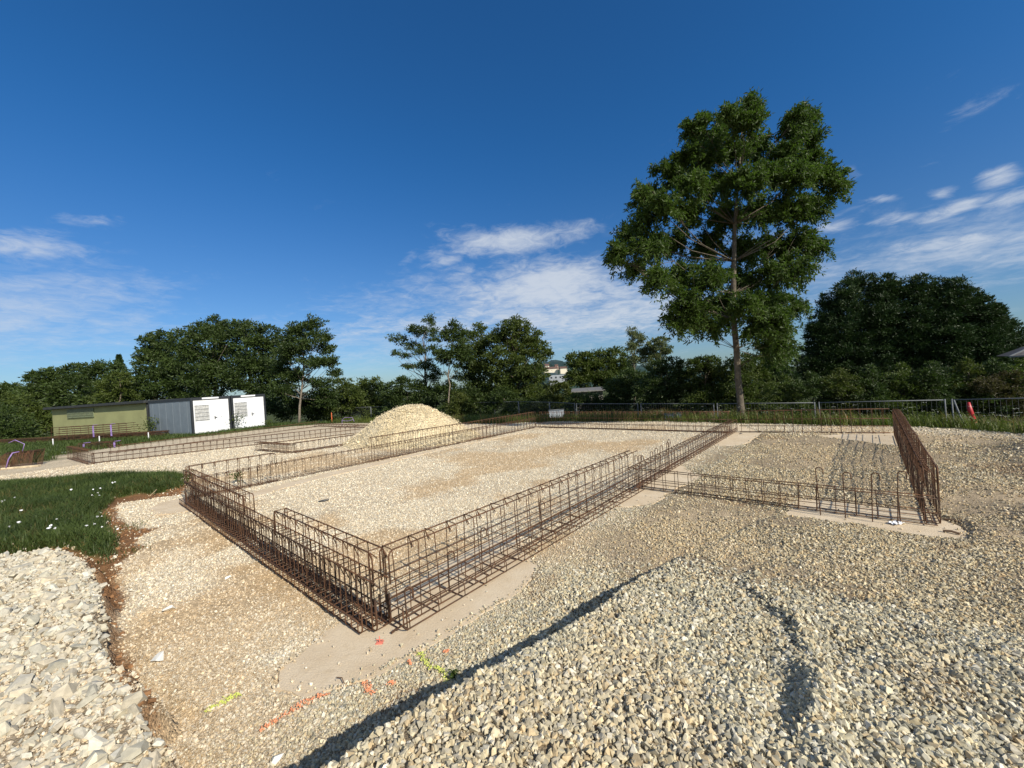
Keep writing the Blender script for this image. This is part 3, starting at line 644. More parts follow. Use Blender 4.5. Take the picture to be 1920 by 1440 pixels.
fd = np.array([.46, .888]); cc0 = np.array([-21.42, 26.77])
container('site container on the left, grey ribbed side wall towards the olive shed', cc0, fd, True)
container('site container at the right end, next to the trees', cc0+fd*2.50, fd, True)
# olive shed
molive = simple('olive_render', (.33, .335, .15), .8, 0, .10, .8); mroof = simple('dark_roof_edge', (.035, .037, .035), .6)
s0 = np.array([-39.3, 34.3]); s1 = np.array([-27.15, 29.95]); Ls = float(np.linalg.norm(s1-s0)); sroot = empty('olive_shed', (s0[0], s0[1], 0), math.atan2(s1[1]-s0[1], s1[0]-s0[0]), label='long olive green shed with dark flat roof left of the grey container', cat='shed')
mb = MB(); mb.box((Ls/2, 1.6, 1.22), (Ls, 3.2, 2.44)); mb.obj('wall', molive, sroot)
mb = MB(); mb.box((Ls/2-.15, 1.6, 2.54), (Ls+.7, 3.9, .20), 0, .02); mb.obj('roof', mroof, sroot)
mb = MB(); mb.box((0, 0, 0), (3.7, .06, .74)); wo = mb.obj('window_panel', simple('dull_green_panel', (.17, .20, .115), .5), sroot); wo.location = (4.2, -.02, 1.98)
mb = MB()
for i in range(38): mb.tube([(-1.8+i*.1, -.06, -.36), (-1.8+i*.1, -.06, .36)], .006, 4)
for i in range(5): mb.tube([(-1.85, -.065, -.36+i*.18), (1.85, -.065, -.36+i*.18)], .009, 4)
mb.obj('grille', simple('olive_grille', (.22, .25, .15), .5, .3), wo)
mb = MB(); mb.box((Ls-.04, -.03, 1.22), (.10, .10, 2.44)); mb.obj('corner_post', mroof, sroot)

# ------------------------------------------------------------------ site fence
mgal = simple('galvanised_steel', (.145, .155, .16), .75, .05, .12, 6)
def fence_panel(label, p0, p1, ztop, hgt_=1.5, z1=None, grp='mesh site fence panels behind the foundation'):
    p0 = np.array(p0, float); p1 = np.array(p1, float); L = float(np.linalg.norm(p1-p0)); z1 = ztop if z1 is None else z1
    root = empty('mesh_fence', (p0[0], p0[1], ztop-hgt_), math.atan2(p1[1]-p0[1], p1[0]-p0[0]), label=label, cat='fence panel', group=grp)
    root.rotation_euler = (0, -math.atan2(z1-ztop, L), math.atan2(p1[1]-p0[1], p1[0]-p0[0]))
    mb = MB(); r = .021
    for x in (.04, L-.04): mb.tube([(x, 0, 0), (x, 0, hgt_+.03)], r, 8)
    for z in (hgt_, .15): mb.tube([(.04, 0, z), (L-.04, 0, z)], r*.85, 8)
    mb.obj('frame', mgal, root, True)
    mb = MB(); k = int(L/.115)
    for i in range(1, k): mb.tube([(i*L/k, .012, .16), (i*L/k, .012, hgt_)], .0022, 3, False)
    for i in range(1, 6): mb.tube([(.05, .016, .15+i*(hgt_-.15)/6), (L-.05, .016, .15+i*(hgt_-.15)/6)], .0022, 3, False)
    mb.obj('wire_mesh', mgal, root)
    mb = MB(); mb.box((0, 0, -.02), (.25, .65, .14), 0, .02); mb.obj('foot_block', simple('concrete_block', (.33, .32, .30), .9), root)
    return root
FB = [-5.6, -2.08, 1.42, 5.07, 8.63, 12.42]
names = ['mesh fence panel at the right edge beyond the red tube', 'mesh fence panel left of the red tube, behind the end on cage', 'mesh fence panel behind the trunk of the tall tree', 'mesh fence panel left of the tall tree, with the low ribbed metal sheet', 'mesh fence panel between the two ribbed metal sheets']
tops = [.72, .68, .64, .65, .70, .75]
for i in range(5): fence_panel(names[i], hp(19.5, FB[i]+.04), hp(19.5, FB[i+1]-.04), tops[i], z1=tops[i+1])
def at(u, v, ztop):
    d = ray(u, v); s = (ztop-H)/d[2]; return d[:2]*s
LF = [(1078, 756.5, .70), (1030, 754, .70), (972, 753, .68), (926, 754, .68), (884, 755, .68), (836, 757, .68), (790, 759, .68), (742, 761, .68), (695, 763, .68), (645, 765, .68), (600, 766, .68), (558, 767, .68)]
fl = ['mesh fence panel behind the pale ribbed metal sheet', 'mesh fence panel behind the far corner of the main floor', 'mesh fence panel right of the lone steel fence post', 'mesh fence panel below the leafy round tree', 'mesh fence panel right of the gravel heap',
      'mesh fence panel behind the right slope of the gravel heap', 'mesh fence panel behind the top of the gravel heap', 'mesh fence panel just left of the gravel heap', 'mesh fence panel with the purple ribbon before it', 'mesh fence panel behind the small orange stake, left of the heap', 'mesh fence panel farthest left, beside the containers']
for i in range(len(LF)-1):
    (u0, v0, z0), (u1, v1, z1) = LF[i], LF[i+1]; fence_panel(fl[i], at(u0, v0, z0), at(u1, v1, z1), z0, z1=z1)
# leaning brace and red tube at the right post
q = hp(19.2, -2.15); zb = hz(*q); mb = MB(); mb.tube([(0, 0, .95-.25), (.28, -.15, -.6)], .022, 8); mb.tube([(-.02, -.03, -.02), (.20, -.12, -.02)], .018, 6); mb.obj('fence_brace', mgal, None, True, label='slanting steel brace at the fence post beside the red tube', cat='fence brace').location = (q[0], q[1], .0)
mred = simple('red_plastic', (.42, .02, .025), .45, var=.15); q = hp(18.7, -2.45)
mb = MB(); mb.tube([(-.07, 0, .62), (-.03, 0, .30), (.05, 0, .05), (.07, 0, -.6)], [.035, .07, .065, .06], 8); mb.tube([(.14, .0, .06), (.10, 0, -.15)], .04, 6); mb.obj('red_tube', mred, None, True, label='bent red plastic tube standing beside the right fence post', cat='tube').location = (q[0], q[1], .04)
msh = simple('ribbed_metal_sheet', (.42, .46, .50), .5, .3, .1, 3)
for (u0, v0, u1, v1, Y, lb) in ((1030, 769, 1058, 784, 23.5, 'pale ribbed metal sheet on the fence behind the far corner'), (1246, 776, 1279, 792, 18.6, 'low ribbed metal sheet by the fence left of the tall tree')):
    c0 = D(u0, v1, Y); c1 = D(u1, v1, Y-.0); tp = D(u0, v0, Y); L = float(np.linalg.norm(c1-c0)); hh = tp[2]-c0[2]
    root = empty('metal_sheet', tuple(c0), math.atan2(c1[1]-c0[1], c1[0]-c0[0]), label=lb, cat='metal sheet', group='ribbed metal sheets on the fence'); mb = MB()
    nb = 12
    for i in range(nb): mb.box((L*(i+.5)/nb, (.012 if i % 2 else 0), hh/2), (L/nb, .02, hh))
    mb.obj('sheet', msh, root); mb = MB(); mb.box((L/2, -.02, hh), (L+.04, .06, .04)); mb.obj('top_rail', mgal, root)
mor = simple('orange_stake', (.75, .16, .05), .6)
for (u, v, Y, h_, lb) in ((1589, 793, 14.8, .30, 'small orange stake in the weeds behind the right hand room'), (1298, 790, 18, .14, 'tiny orange marker beside the low ribbed metal sheet'), (622, 783, 33, .42, 'small orange red stake behind the far left fence')):
    q = D(u, v, Y); mb = MB(); mb.tube([(0, 0, -.6), (0, 0, h_*.8), (0, 0, h_)], [.03, .03, .015], 6); mb.obj('survey_stake', mor, None, label=lb, cat='stake', group='orange survey stakes').location = tuple(q)
q = G(642, 800); mb = MB(); mb.tube([(0, 0, 0), (0, 0, .45), (.2, 0, .60), (.7, 0, .56), (.8, 0, .3)], .011, 5); mb.tube([(0, 0, .4), (.4, 0, .35), (.75, 0, .42)], .011, 5); mb.obj('purple_ribbon', mpur, None, label='purple ribbon tied on rods left of the gravel heap', cat='ribbon').location = (q[0], q[1], 0)

# ------------------------------------------------------------------ small things on the gravel
mst = simple('white_limestone', (.80, .77, .68), .85, var=.1)
for (u, v, s_, lb) in ((321, 1146, .11, 'white pointed stone lying alone on the left gravel strip'), (297, 1237, .10, 'flat white stone lying near the left ditch'), (427, 1085, .07, 'small white stone on the gravel beside the near left cage'), (522, 1430, .06, 'round pale stone on the gravel at the bottom edge')):
    q = G(u, v); V, Fc = stone_shape(int(u), .5); link('loose_stone', meshdata('loose_stone', V*s_*1.3, Fc, mst), None, (q[0], q[1], hz(q[0], q[1])+s_*.28), (0, 0, u), label=lb, cat='stone', group='single pale stones')
def scrap(name, u, v, w, d, rz, mat, lb, cat, z=.02):
    q = G(u, v); mb = MB(); k = 5; g = [[(w*(i/k-.5), d*(j/k-.5), .012*math.sin(i*1.7+j*2.3)+.004) for j in range(k+1)] for i in range(k+1)]
    vs = [p for r in g for p in r]; fs = [(i*(k+1)+j, (i+1)*(k+1)+j, (i+1)*(k+1)+j+1, i*(k+1)+j+1) for i in range(k) for j in range(k)]
    o = link(name, meshdata(name, vs, fs, mat), None, (q[0], q[1], max(0, hz(q[0], q[1]))+z), (0, 0, rz), label=lb, cat=cat); md = o.modifiers.new('t', 'SOLIDIFY'); md.thickness = .004; return o
scrap('plastic_scrap', 1680, 983, .16, .10, .3, mwhite, 'white plastic scrap on the concrete under the right room starter bars', 'scrap')
scrap('dark_scrap', 607, 941, .20, .07, .5, mdark, 'small dark scrap lying on the main gravel floor', 'scrap')
scrap('dark_chip', 1389, 814, .10, .04, .5, mdark, 'tiny dark chip on the concrete below the tall tree', 'chip')
scrap('white_plate', 127, 848, .45, .25, .5, mwhite, 'white plate lying by the left end of the neighbouring foundation', 'plate')
def stick(u0, v0, u1, v1, r, lb, name='stick', mt=None, z=.02):
    p, q = G(u0, v0), G(u1, v1); o = p; mb = MB(); mb.tube([(0, 0, z), tuple(((q-p)*.5+np.array([.01, .01, z+.01]))), tuple(q-p+np.array([0, 0, z]))], r, 6); mb.obj(name, mt or mr, None, label=lb, cat=name.replace('_', ' ')).location = (o[0], o[1], max(0, hz(o[0], o[1])))
stick(734, 1191, 746, 1184, .012, 'short offcut of rusty bar on the concrete at the nearest corner', 'bar_offcut')
mtw = simple('dry_twig', (.16, .10, .06), .9)
stick(632, 1275, 645, 1285, .004, 'thin bent twig at the edge of the nearest concrete', 'twig', mtw)
stick(1770, 976, 1808, 984, .012, 'grey root lying on the right end of the concrete corner', 'root', mtw)
stick(1768, 998, 1800, 1004, .015, 'dark root below the grey one on the concrete corner', 'root', mtw)
stick(282, 938, 294, 926, .010, 'pale straw stalk leaning on the brown soil left of the corner', 'straw', simple('straw', (.5, .38, .2), .8), .1)
mb = MB(); q = G(712, 1206)
mb.tube([(0, 0, .01), (.0, 0, .06)], .004, 5); mb.tube([(-.03, 0, .03), (.03, .01, .02)], .003, 4); mb.box((0, 0, .004), (.06, .05, .004)); mb.obj('survey_nail', simple('coral_paint', (.75, .22, .15), .8), None, label='small nail with coral paint in the nearest concrete', cat='nail').location = (q[0], q[1], .003)

# ------------------------------------------------------------------ vegetation
def leafmat(name, col, warm=1.0, trans=.35, var=.35, clump=.9):
    mt, n, p = material(name); nt = mt.node_tree
    tc = n.new('ShaderNodeTexCoord').outputs['Object']; lv = n.new('ShaderNodeAttribute', _attribute_name='lv').outputs['Fac']
    f = n.math('MULTIPLY_ADD', n.ramp(n.noise(tc, clump, 3, .6), .3, .7), .5, n.math('MULTIPLY', lv, .5))
    lo = tuple(x*(1-var) for x in col); hi = (col[0]*(1+var*1.5)*warm, col[1]*(1+var*1.1), col[2]*(1+var*.5))
    c = n.mix(f, lo, hi); n.put(p.inputs['Base Color'], c); p.inputs['Roughness'].default_value = .5; p.inputs['Specular IOR Level'].default_value = .3
    tr = n.new('ShaderNodeBsdfTranslucent'); n.put(tr.inputs['Color'], n.mix(.5, c, (col[0]*1.6, col[1]*1.9, col[2]*.8)))
    mx = n.new('ShaderNodeMixShader'); mx.inputs[0].default_value = trans
    nt.links.new(p.outputs[0], mx.inputs[1]); nt.links.new(tr.outputs[0], mx.inputs[2]); nt.links.new(mx.outputs[0], nt.nodes['Material Output'].inputs[0]); return mt
def leaf_mesh(name, P, Dr, ln, wd, mat, lv=None):
    k = len(P); Dr = Dr/np.maximum(np.linalg.norm(Dr, axis=1), 1e-6)[:, None]; q = RNG.normal(size=(k, 3)); S = np.cross(Dr, q); S /= np.maximum(np.linalg.norm(S, axis=1), 1e-6)[:, None]
    Nn = np.cross(Dr, S); ln = np.broadcast_to(ln, (k,))[:, None]; wd = np.broadcast_to(wd, (k,))[:, None]
    V = np.stack([P, P+Dr*ln*.45+S*wd*.5+Nn*ln*.06, P+Dr*ln, P+Dr*ln*.45-S*wd*.5+Nn*ln*.06], 1).reshape(-1, 3)
    me = meshdata(name, V, np.arange(k*4).reshape(-1, 4), mat)
    a_ = me.attributes.new('lv', 'FLOAT', 'FACE'); a_.data.foreach_set('value', (RNG.random(k) if lv is None else lv).astype(np.float32)); return me
mbark = simple('grey_bark', (.16, .13, .095), .9, 0, .3, 6, .02, 22); mbark2 = simple('pale_bark', (.20, .165, .125), .9, 0, .25, 6, .02, 22)
mash = simple('ash_bark', (.12, .098, .07), .9, 0, .35, 7, .02, 22)
LM = {'ash': leafmat('ash_leaves', (.058, .100, .019), 1., .42, .35, .9), 'dark': leafmat('dark_leaves', (.041, .070, .018), 1., .25, .45, .35), 'mid': leafmat('mid_leaves', (.062, .096, .021), 1.1, .3, .35, .4),
      'yellow': leafmat('yellowish_leaves', (.066, .092, .020), 1.1, .3, .3, .5), 'cypress': leafmat('cypress_leaves', (.026, .052, .015), 1., .12, .35, .4), 'pale': leafmat('pale_leaves', (.11, .14, .06), 1., .3, .3, .6), 'brown': leafmat('brownish_leaves', (.060, .058, .024), 1.1, .3, .3, .6)}
def crown_points(lobes, k, sub=.34, shell=.55, drop=.0):
    """lobes: (centre3, rx, rz). Leaves sit in small clumps spread through each lobe's outer volume."""
    w = np.array([l[1]*l[2] for l in lobes]); w = w/w.sum(); P = []; Dn = []; LV = []
    for (c, rx, rz), ww in zip(lobes, w):
        kk = int(k*ww); nc = max(7, int(10*(rx*rz)/(sub*sub*(rx+rz)**2/4)*.55)); c = np.array(c)
        d = RNG.normal(size=(nc, 3)); d /= np.linalg.norm(d, axis=1)[:, None]; rad = shell+(1-shell)*RNG.random((nc, 1))**.7
        cen = c+d*rad*np.array([rx, rx, rz]); csz = sub*(rx+rz)/2*(.55+.8*RNG.random(nc)); ci = RNG.integers(0, nc, kk)
        off = RNG.normal(0, .38, (kk, 3))*csz[ci][:, None]*np.array([1.15, 1.15, .62]); pp = cen[ci]+off
        P.append(pp); Dn.append((pp-c)/rx*.6+off/csz[ci][:, None]*.6+RNG.normal(0, .55, (kk, 3))+np.array([0, 0, -drop])); LV.append(np.clip(RNG.random(nc)[ci]*.6+RNG.random(kk)*.4, 0, 1))
    return np.concatenate(P), np.concatenate(Dn), np.concatenate(LV)
def limbs(mb, base, targets, r0, top, k=7, bend=.25):
    """tapered trunk from base to top, limbs to the targets"""
    base = Vector(base); top = Vector(top); nseg = 9; L = (top-base).length; pts = [base.lerp(top, i/nseg)+Vector((random.gauss(0, .012*L), random.gauss(0, .012*L), 0))*(i > 0) for i in range(nseg+1)]
    mb.tube(pts, [r0*(1-.72*i/nseg)*(1.25 if i == 0 else 1) for i in range(nseg+1)], 9)
    for t in targets:
        t = Vector(t); f = min(.95, max(.30, (t.z-base.z)/max(.1, (top.z-base.z))*.72-.08)); j = f*nseg; i = int(j); s = pts[i].lerp(pts[min(nseg, i+1)], j-i); d = t-s
        mid = s+d*.5+Vector((0, 0, -.06*d.length))+Vector([random.gauss(0, .05*d.length) for _ in range(3)]); rr = r0*(1-.72*f)*.45
        mb.tube([s, s.lerp(mid, .5)+Vector((0, 0, .02*d.length)), mid, mid.lerp(t, .5), t], [rr, rr*.8, rr*.6, rr*.4, rr*.15], 5)
LAST = []
def tree(label, base, lob, Y, leaves, lsz, mat, group, r0=.14, bark=None, kinds='tree', depth=.5, trunk=None, sub=.34, shell=.5, name='tree', aspect=.42, drop=0., flatz=.85):
    """lob: (u, v, rpx[, rpz]) outlines in the photograph, turned into real lobes around the distance Y"""
    L = []
    rmax = max(l[2] for l in lob)/F*Y
    for l in lob:
        rx = l[2]/F*Y; rz = (l[3] if len(l) > 3 else l[2]*flatz)/F*Y; dy = (RNG.random()-.5)*2*depth*rmax
        c = D(l[0], l[1], Y+dy); L.append((c, rx, rz))
    if isinstance(base[0], (int, float)) and len(base) == 2: b = D(base[0], base[1], Y)[:2]
    bz = hz(b[0], b[1]); root = empty(name, (b[0], b[1], bz), label=label, cat=kinds, group=group)
    o = np.array([b[0], b[1], bz]); P, Dn, LV = crown_points(L, leaves, sub, shell, drop); keep = P[:, 2] > bz-.1; P, Dn, LV = P[keep], Dn[keep], LV[keep]
    ls = lsz*(.7+.6*RNG.random(len(P))); me = leaf_mesh('crown', P-o, Dn, ls, ls*aspect, mat, LV); link('crown', me, root)
    mb = MB(); cs = sorted(L, key=lambda q: q[0][2]); top = np.mean([q[0] for q in cs[-max(1, len(cs)//3):]], 0)
    if trunk is not None: top = D(trunk[0], trunk[1], Y)
    tg = [q[0]-o+RNG.normal(0, .3*q[1], 3)*np.array([1, 1, .5]) for q in L for _ in range(2)] if name != 'cypress_tree' else []
    limbs(mb, (0, 0, -.15), tg, r0, top-o); mb.obj('trunk', bark or mbark, root, True); root['_l'] = 0; del root['_l']; LAST[:] = L; return root

# ---- tall ash tree by the fence
TY = 16.9
ash = [(1402, 204, 9, 16), (1372, 214, 9, 14), (1414, 212, 8, 14), (1318, 236, 10, 16), (1296, 246, 8, 14), (1512, 224, 9, 12), (1492, 222, 8, 10), (1246, 316, 9, 14), (1390, 222, 22), (1368, 232, 30), (1402, 240, 32), (1345, 262, 34), (1312, 262, 26), (1290, 300, 30), (1330, 300, 40), (1375, 290, 42), (1412, 280, 36), (1498, 222, 26), (1480, 250, 32), (1512, 262, 30), (1470, 290, 36), (1515, 300, 36), (1540, 330, 32), (1560, 348, 18), (1490, 335, 42), (1440, 330, 44), (1395, 345, 44), (1345, 350, 42), (1300, 345, 36), (1268, 330, 26), (1225, 372, 30), (1205, 365, 16), (1250, 390, 36), (1300, 400, 42), (1360, 405, 46), (1420, 400, 46), (1480, 395, 44), (1525, 385, 30), (1210, 415, 26), (1182, 440, 28), (1165, 470, 20), (1158, 480, 14), (1222, 455, 36), (1270, 455, 38), (1330, 460, 44), (1395, 465, 44), (1450, 460, 42), (1500, 450, 36), (1530, 465, 24), (1200, 500, 26), (1235, 520, 28), (1285, 515, 34), (1280, 560, 26), (1330, 520, 38), (1390, 520, 36), (1440, 515, 38), (1485, 500, 30), (1270, 595, 20), (1310, 575, 26), (1345, 570, 26), (1420, 565, 26), (1465, 560, 26), (1490, 575, 20), (1440, 605, 26), (1470, 640, 22), (1455, 590, 24), (1330, 606, 20), (1356, 598, 20), (1412, 606, 20), (1440, 640, 20), (1464, 662, 16), (1300, 598, 16), (1448, 668, 12), (1365, 560, 24), (1398, 570, 24)]
root = tree('tall ash tree with a bare lower trunk standing at the fence', (1391, 798), ash, TY, 600, .175, LM['ash'], None, .0, kinds='tree', depth=1.9, sub=.40, shell=.35, aspect=.36, drop=.35, name='ash_tree')
for ch in [c for c in root.children if c.name.startswith('trunk')]: bpy.data.objects.remove(ch)
o = np.array(root.location); mb = MB()
for c_ in [c for c in root.children if c.name.startswith('crown')]: bpy.data.objects.remove(c_)
PP, DD, LL, TW = [], [], [], []
cen = np.array(D(1380, 440, TY))
for (c, rx, rz) in LAST:
    for _ in range(int(15+rx*rz*86)):
        d = RNG.normal(size=3); d /= np.linalg.norm(d); st = c+d*np.array([rx, rx, rz])*RNG.random()*.48; outw = (c-cen); outw = outw/max(1e-3, np.linalg.norm(outw)); dr = d*.9+outw*.5+np.array([0, 0, .25]); dr /= np.linalg.norm(dr); Lt = .32+.36*RNG.random()
        k = int(38+26*RNG.random()); t = RNG.random(k)**.8; p = st[None]+dr[None]*(t*Lt)[:, None]+np.array([0, 0, -1.])*(t**2*Lt*.42)[:, None]+RNG.normal(0, .055, (k, 3)); PP.append(p)
        DD.append(dr[None]*.5+RNG.normal(0, .75, (k, 3))+np.array([0, 0, -.45])); LL.append(np.clip(RNG.random()*.7+RNG.random(k)*.3, 0, 1)); TW.append((st, st+dr*Lt*.6+np.array([0, 0, -.05]), st+dr*Lt+np.array([0, 0, -.3*Lt])))
PP = np.concatenate(PP); DD = np.concatenate(DD); LL = np.concatenate(LL); ls = .165*(.65+.6*RNG.random(len(PP)))
link('crown', leaf_mesh('crown', PP-o, DD, ls, ls*.34, LM['ash'], LL), root); print('ash leaves', len(PP))
for s_ in TW[::2]: mb.tube([tuple(q-o) for q in s_], [.006, .004, .002], 3, False)
tp = [D(u, v, TY)-o for u, v in ((1391, 800), (1389, 762), (1384, 712), (1381, 655), (1376, 600), (1375, 550), (1376, 490), (1378, 420), (1384, 340), (1390, 260), (1392, 215))]
mb.tube(tp, [.17, .135, .125, .118, .112, .105, .09, .07, .05, .03, .012], 10)
for j, l in enumerate(ash):
    t = Vector(LAST[j][0]-o); zt = t.z; cand = [i for i in range(3, 10) if tp[i][2] < zt-.35*abs(t.x-tp[i][0])-.1] or [3]
    s = Vector(tp[cand[-1]]); d = t-s; rr = (.005+.0055*d.length)*(.55 if l[1] > 540 else 1); mid = s+d*.5+Vector((0, 0, -.08*d.length)); mb.tube([s, s.lerp(mid, .5)+Vector((random.gauss(0, .03), 0, 0)), mid, mid.lerp(t, .5), t], [rr, rr*.8, rr*.65, rr*.4, rr*.15], 5)
    for _ in range(3):
        e = t+Vector([random.gauss(0, .28) for _ in range(3)]); s2 = mid.lerp(t, .5); mb.tube([s2, s2.lerp(e, .5), e], [rr*.4, rr*.25, .003], 4)
t0 = Vector(D(1383, 690, TY)-o)
for e in ((1450, 655),):
    t = Vector(D(e[0], e[1], TY-.4)-o); mb.tube([t0, t0.lerp(t, .5)+Vector((0, 0, .1)), t], [.02, .012, .004], 5)
mb.tube([Vector(tp[2]), Vector(tp[2])+Vector((-.22, -.05, .02))], [.03, .02], 6)
mb.obj('trunk', mash, root, True)

gL = 'trees behind the containers'; gC = 'trees behind the gravel heap'; gR = 'trees and bushes behind the right fence'
T = tree
# left wood
T('lone dark tree at the far left edge of the wood', (20, 830), [(10, 742, 22), (22, 730, 14), (35, 748, 20)], 75, 5000, .55, LM['dark'], gL, .2)
T('low dark tree left of the olive shed with a jagged top', (110, 830), [(75, 712, 20), (110, 708, 24), (90, 740, 34), (140, 700, 22), (140, 740, 40), (60, 745, 26)], 62, 14000, .42, LM['dark'], gL, .25)
T('dark tree rising left of the small conifer', (200, 820), [(165, 695, 20), (195, 695, 26), (200, 735, 40), (235, 730, 40), (170, 745, 36)], 58, 14000, .40, LM['dark'], gL, .25)
T('pale green bush behind the olive shed', (225, 820), [(205, 725, 18), (225, 712, 16), (228, 745, 28), (190, 755, 24)], 50, 7000, .30, LM['mid'], gL, .15)
T('tall feathery tree at the left shoulder of the dark wood', (290, 800), [(282, 640, 18), (278, 665, 22), (305, 636, 20), (300, 680, 36), (325, 660, 34), (290, 720, 44), (335, 720, 44)], 54, 20000, .36, LM['dark'], gL, .25)
T('highest dark tree of the wood behind the grey container', (400, 790), [(400, 612, 22), (375, 622, 22), (425, 618, 20), (345, 640, 26), (395, 650, 44), (440, 645, 34), (360, 685, 44), (420, 690, 46), (400, 725, 50), (350, 730, 40)], 50, 30000, .33, LM['dark'], gL, .28)
T('broad dark tree behind the right hand container', (480, 790), [(450, 610, 16), (470, 625, 24), (500, 630, 24), (480, 665, 40), (520, 660, 32), (470, 705, 44), (510, 710, 40), (505, 745, 36)], 47, 24000, .30, LM['dark'], gL, .25)
T('acacia with layered airy foliage and forked pale trunk right of the containers', (560, 792), [(560, 614, 20, 15), (588, 608, 20, 14), (540, 630, 26, 16), (602, 628, 18, 14), (572, 645, 34, 18), (612, 652, 18, 12), (540, 664, 30, 18), (620, 678, 15, 12), (590, 682, 32, 16), (628, 698, 13, 11), (555, 705, 30, 16), (604, 720, 24, 14), (525, 700, 26, 24), (530, 735, 26, 16), (610, 745, 26, 20)], 38, 26000, .22, LM['dark'], gL, .12, bark=mbark2, sub=.40, shell=.1)
T('low bush filling the gap right of the acacia', (640, 795), [(600, 755, 26), (640, 728, 22), (655, 745, 30), (625, 765, 30), (665, 765, 26)], 42, 12000, .24, LM['mid'], gL, .08)
T('bright green bush under the gap in the skyline', (690, 795), [(680, 725, 18), (700, 722, 18), (685, 750, 30), (715, 745, 28), (700, 772, 26)], 44, 12000, .24, LM['mid'], gL, .08)
T('dark rounded bush behind the acacia trunk', (540, 795), [(530, 760, 30), (560, 755, 30), (585, 770, 26)], 43, 8000, .26, LM['dark'], gL, .08)
T('rough bush with long grass at the left edge', (40, 850), [(20, 790, 40), (60, 790, 34), (40, 765, 30), (85, 800, 26), (0, 765, 34), (100, 790, 16)], 42, 14000, .30, LM['mid'], gL, .08)
T('dark bush at the left foot of the wood', (10, 850), [(0, 800, 40), (-40, 780, 50), (30, 820, 30)], 36, 9000, .24, LM['dark'], gL, .08)
# small conifer
b_ = D(232, 800, 66)[:2]; zb = hz(*b_); t_ = D(230, 664, 66); croot = empty('conifer_tree', (b_[0], b_[1], zb), label='small pointed conifer tip standing above the wood left of centre', cat='tree', group=gL)
hh = t_[2]-zb; kk = 5000; f = .5+.5*RNG.random(kk)**.8; rr = (1-f)*3.2*(.35+.65*np.abs(np.sin(f*60))); th = RNG.random(kk)*6.283
P = np.stack([rr*np.cos(th), rr*np.sin(th), f*hh], -1); link('crown', leaf_mesh('crown', P, np.stack([np.cos(th), np.sin(th), -.3+0*th], -1)+RNG.normal(0, .3, (kk, 3)), .35, .12, LM['cypress']), croot)
mb = MB(); mb.tube([(0, 0, 0), (0, 0, hh*.98)], [.2, .02], 6); mb.obj('trunk', mbark, croot)
# centre group
T('airy acacia leaning left with layers of sparse foliage', (800, 795), [(748, 634, 22, 7), (775, 616, 16, 10), (806, 600, 14, 10), (790, 622, 16, 12), (768, 646, 22, 9), (812, 626, 15, 16), (745, 662, 14, 6), (790, 655, 20, 11), (765, 688, 22, 7), (800, 685, 20, 14), (820, 660, 14, 16), (815, 700, 18, 18), (760, 668, 12, 6)], 38, 9500, .19, LM['dark'], gC, .11, sub=.42, shell=.05)
T('slim tree with a pale forked trunk behind the heap', (838, 790), [(848, 612, 14), (840, 632, 18), (866, 625, 18), (855, 655, 24), (835, 668, 20), (868, 670, 22)], 34, 9000, .19, LM['dark'], gC, .085, bark=mbark2, trunk=(848, 640), sub=.4, shell=.2)
T('green tree in the middle of the centre group', (890, 792), [(898, 618, 14), (888, 645, 24), (915, 640, 20), (900, 675, 30), (875, 700, 30), (915, 710, 32), (895, 740, 34)], 37, 18000, .21, LM['mid'], gC, .13, sub=.36, shell=.3)
T('large leafy round tree at the right of the centre group', (975, 792), [(955, 612, 20), (975, 608, 18), (935, 632, 22), (995, 628, 22), (965, 645, 34), (1005, 655, 24), (1022, 665, 14), (935, 672, 30), (985, 685, 36), (950, 710, 36), (1005, 700, 24), (975, 735, 36), (1000, 740, 28)], 35, 34000, .21, LM['mid'], gC, .16, sub=.34, shell=.3)
T('dark bush under the airy acacia', (760, 795), [(735, 735, 24), (765, 728, 26), (795, 740, 30), (745, 762, 30), (785, 770, 30)], 36, 14000, .20, LM['dark'], gC, .07)
T('dark undergrowth behind the slim pale trunk', (860, 795), [(830, 735, 28), (865, 740, 30), (900, 755, 30), (850, 775, 28), (880, 785, 26)], 35, 15000, .19, LM['dark'], gC, .07)
T('yellowish climbing shrub beside the pale trunk', (855, 795), [(862, 748, 16), (850, 765, 16), (872, 770, 16)], 32, 4500, .15, LM['yellow'], gC, .05)
T('dark bush below the leafy round tree', (950, 795), [(930, 770, 28), (965, 772, 26), (1000, 765, 26), (945, 745, 24)], 33, 12000, .18, LM['dark'], gC, .07)
T('sunlit yellow green bush in the gap below the distant houses', (1030, 790), [(1035, 725, 14), (1050, 735, 20), (1030, 755, 24), (1060, 765, 22), (1000, 775, 20)], 31, 11000, .16, LM['yellow'], gC, .06)
T('low dark hedge bush beneath the long grey roof', (1090, 790), [(1085, 748, 20, 10), (1110, 752, 24, 14), (1075, 770, 24, 16), (1120, 775, 28, 18), (1145, 760, 20)], 27, 11000, .16, LM['dark'], gR, .06)
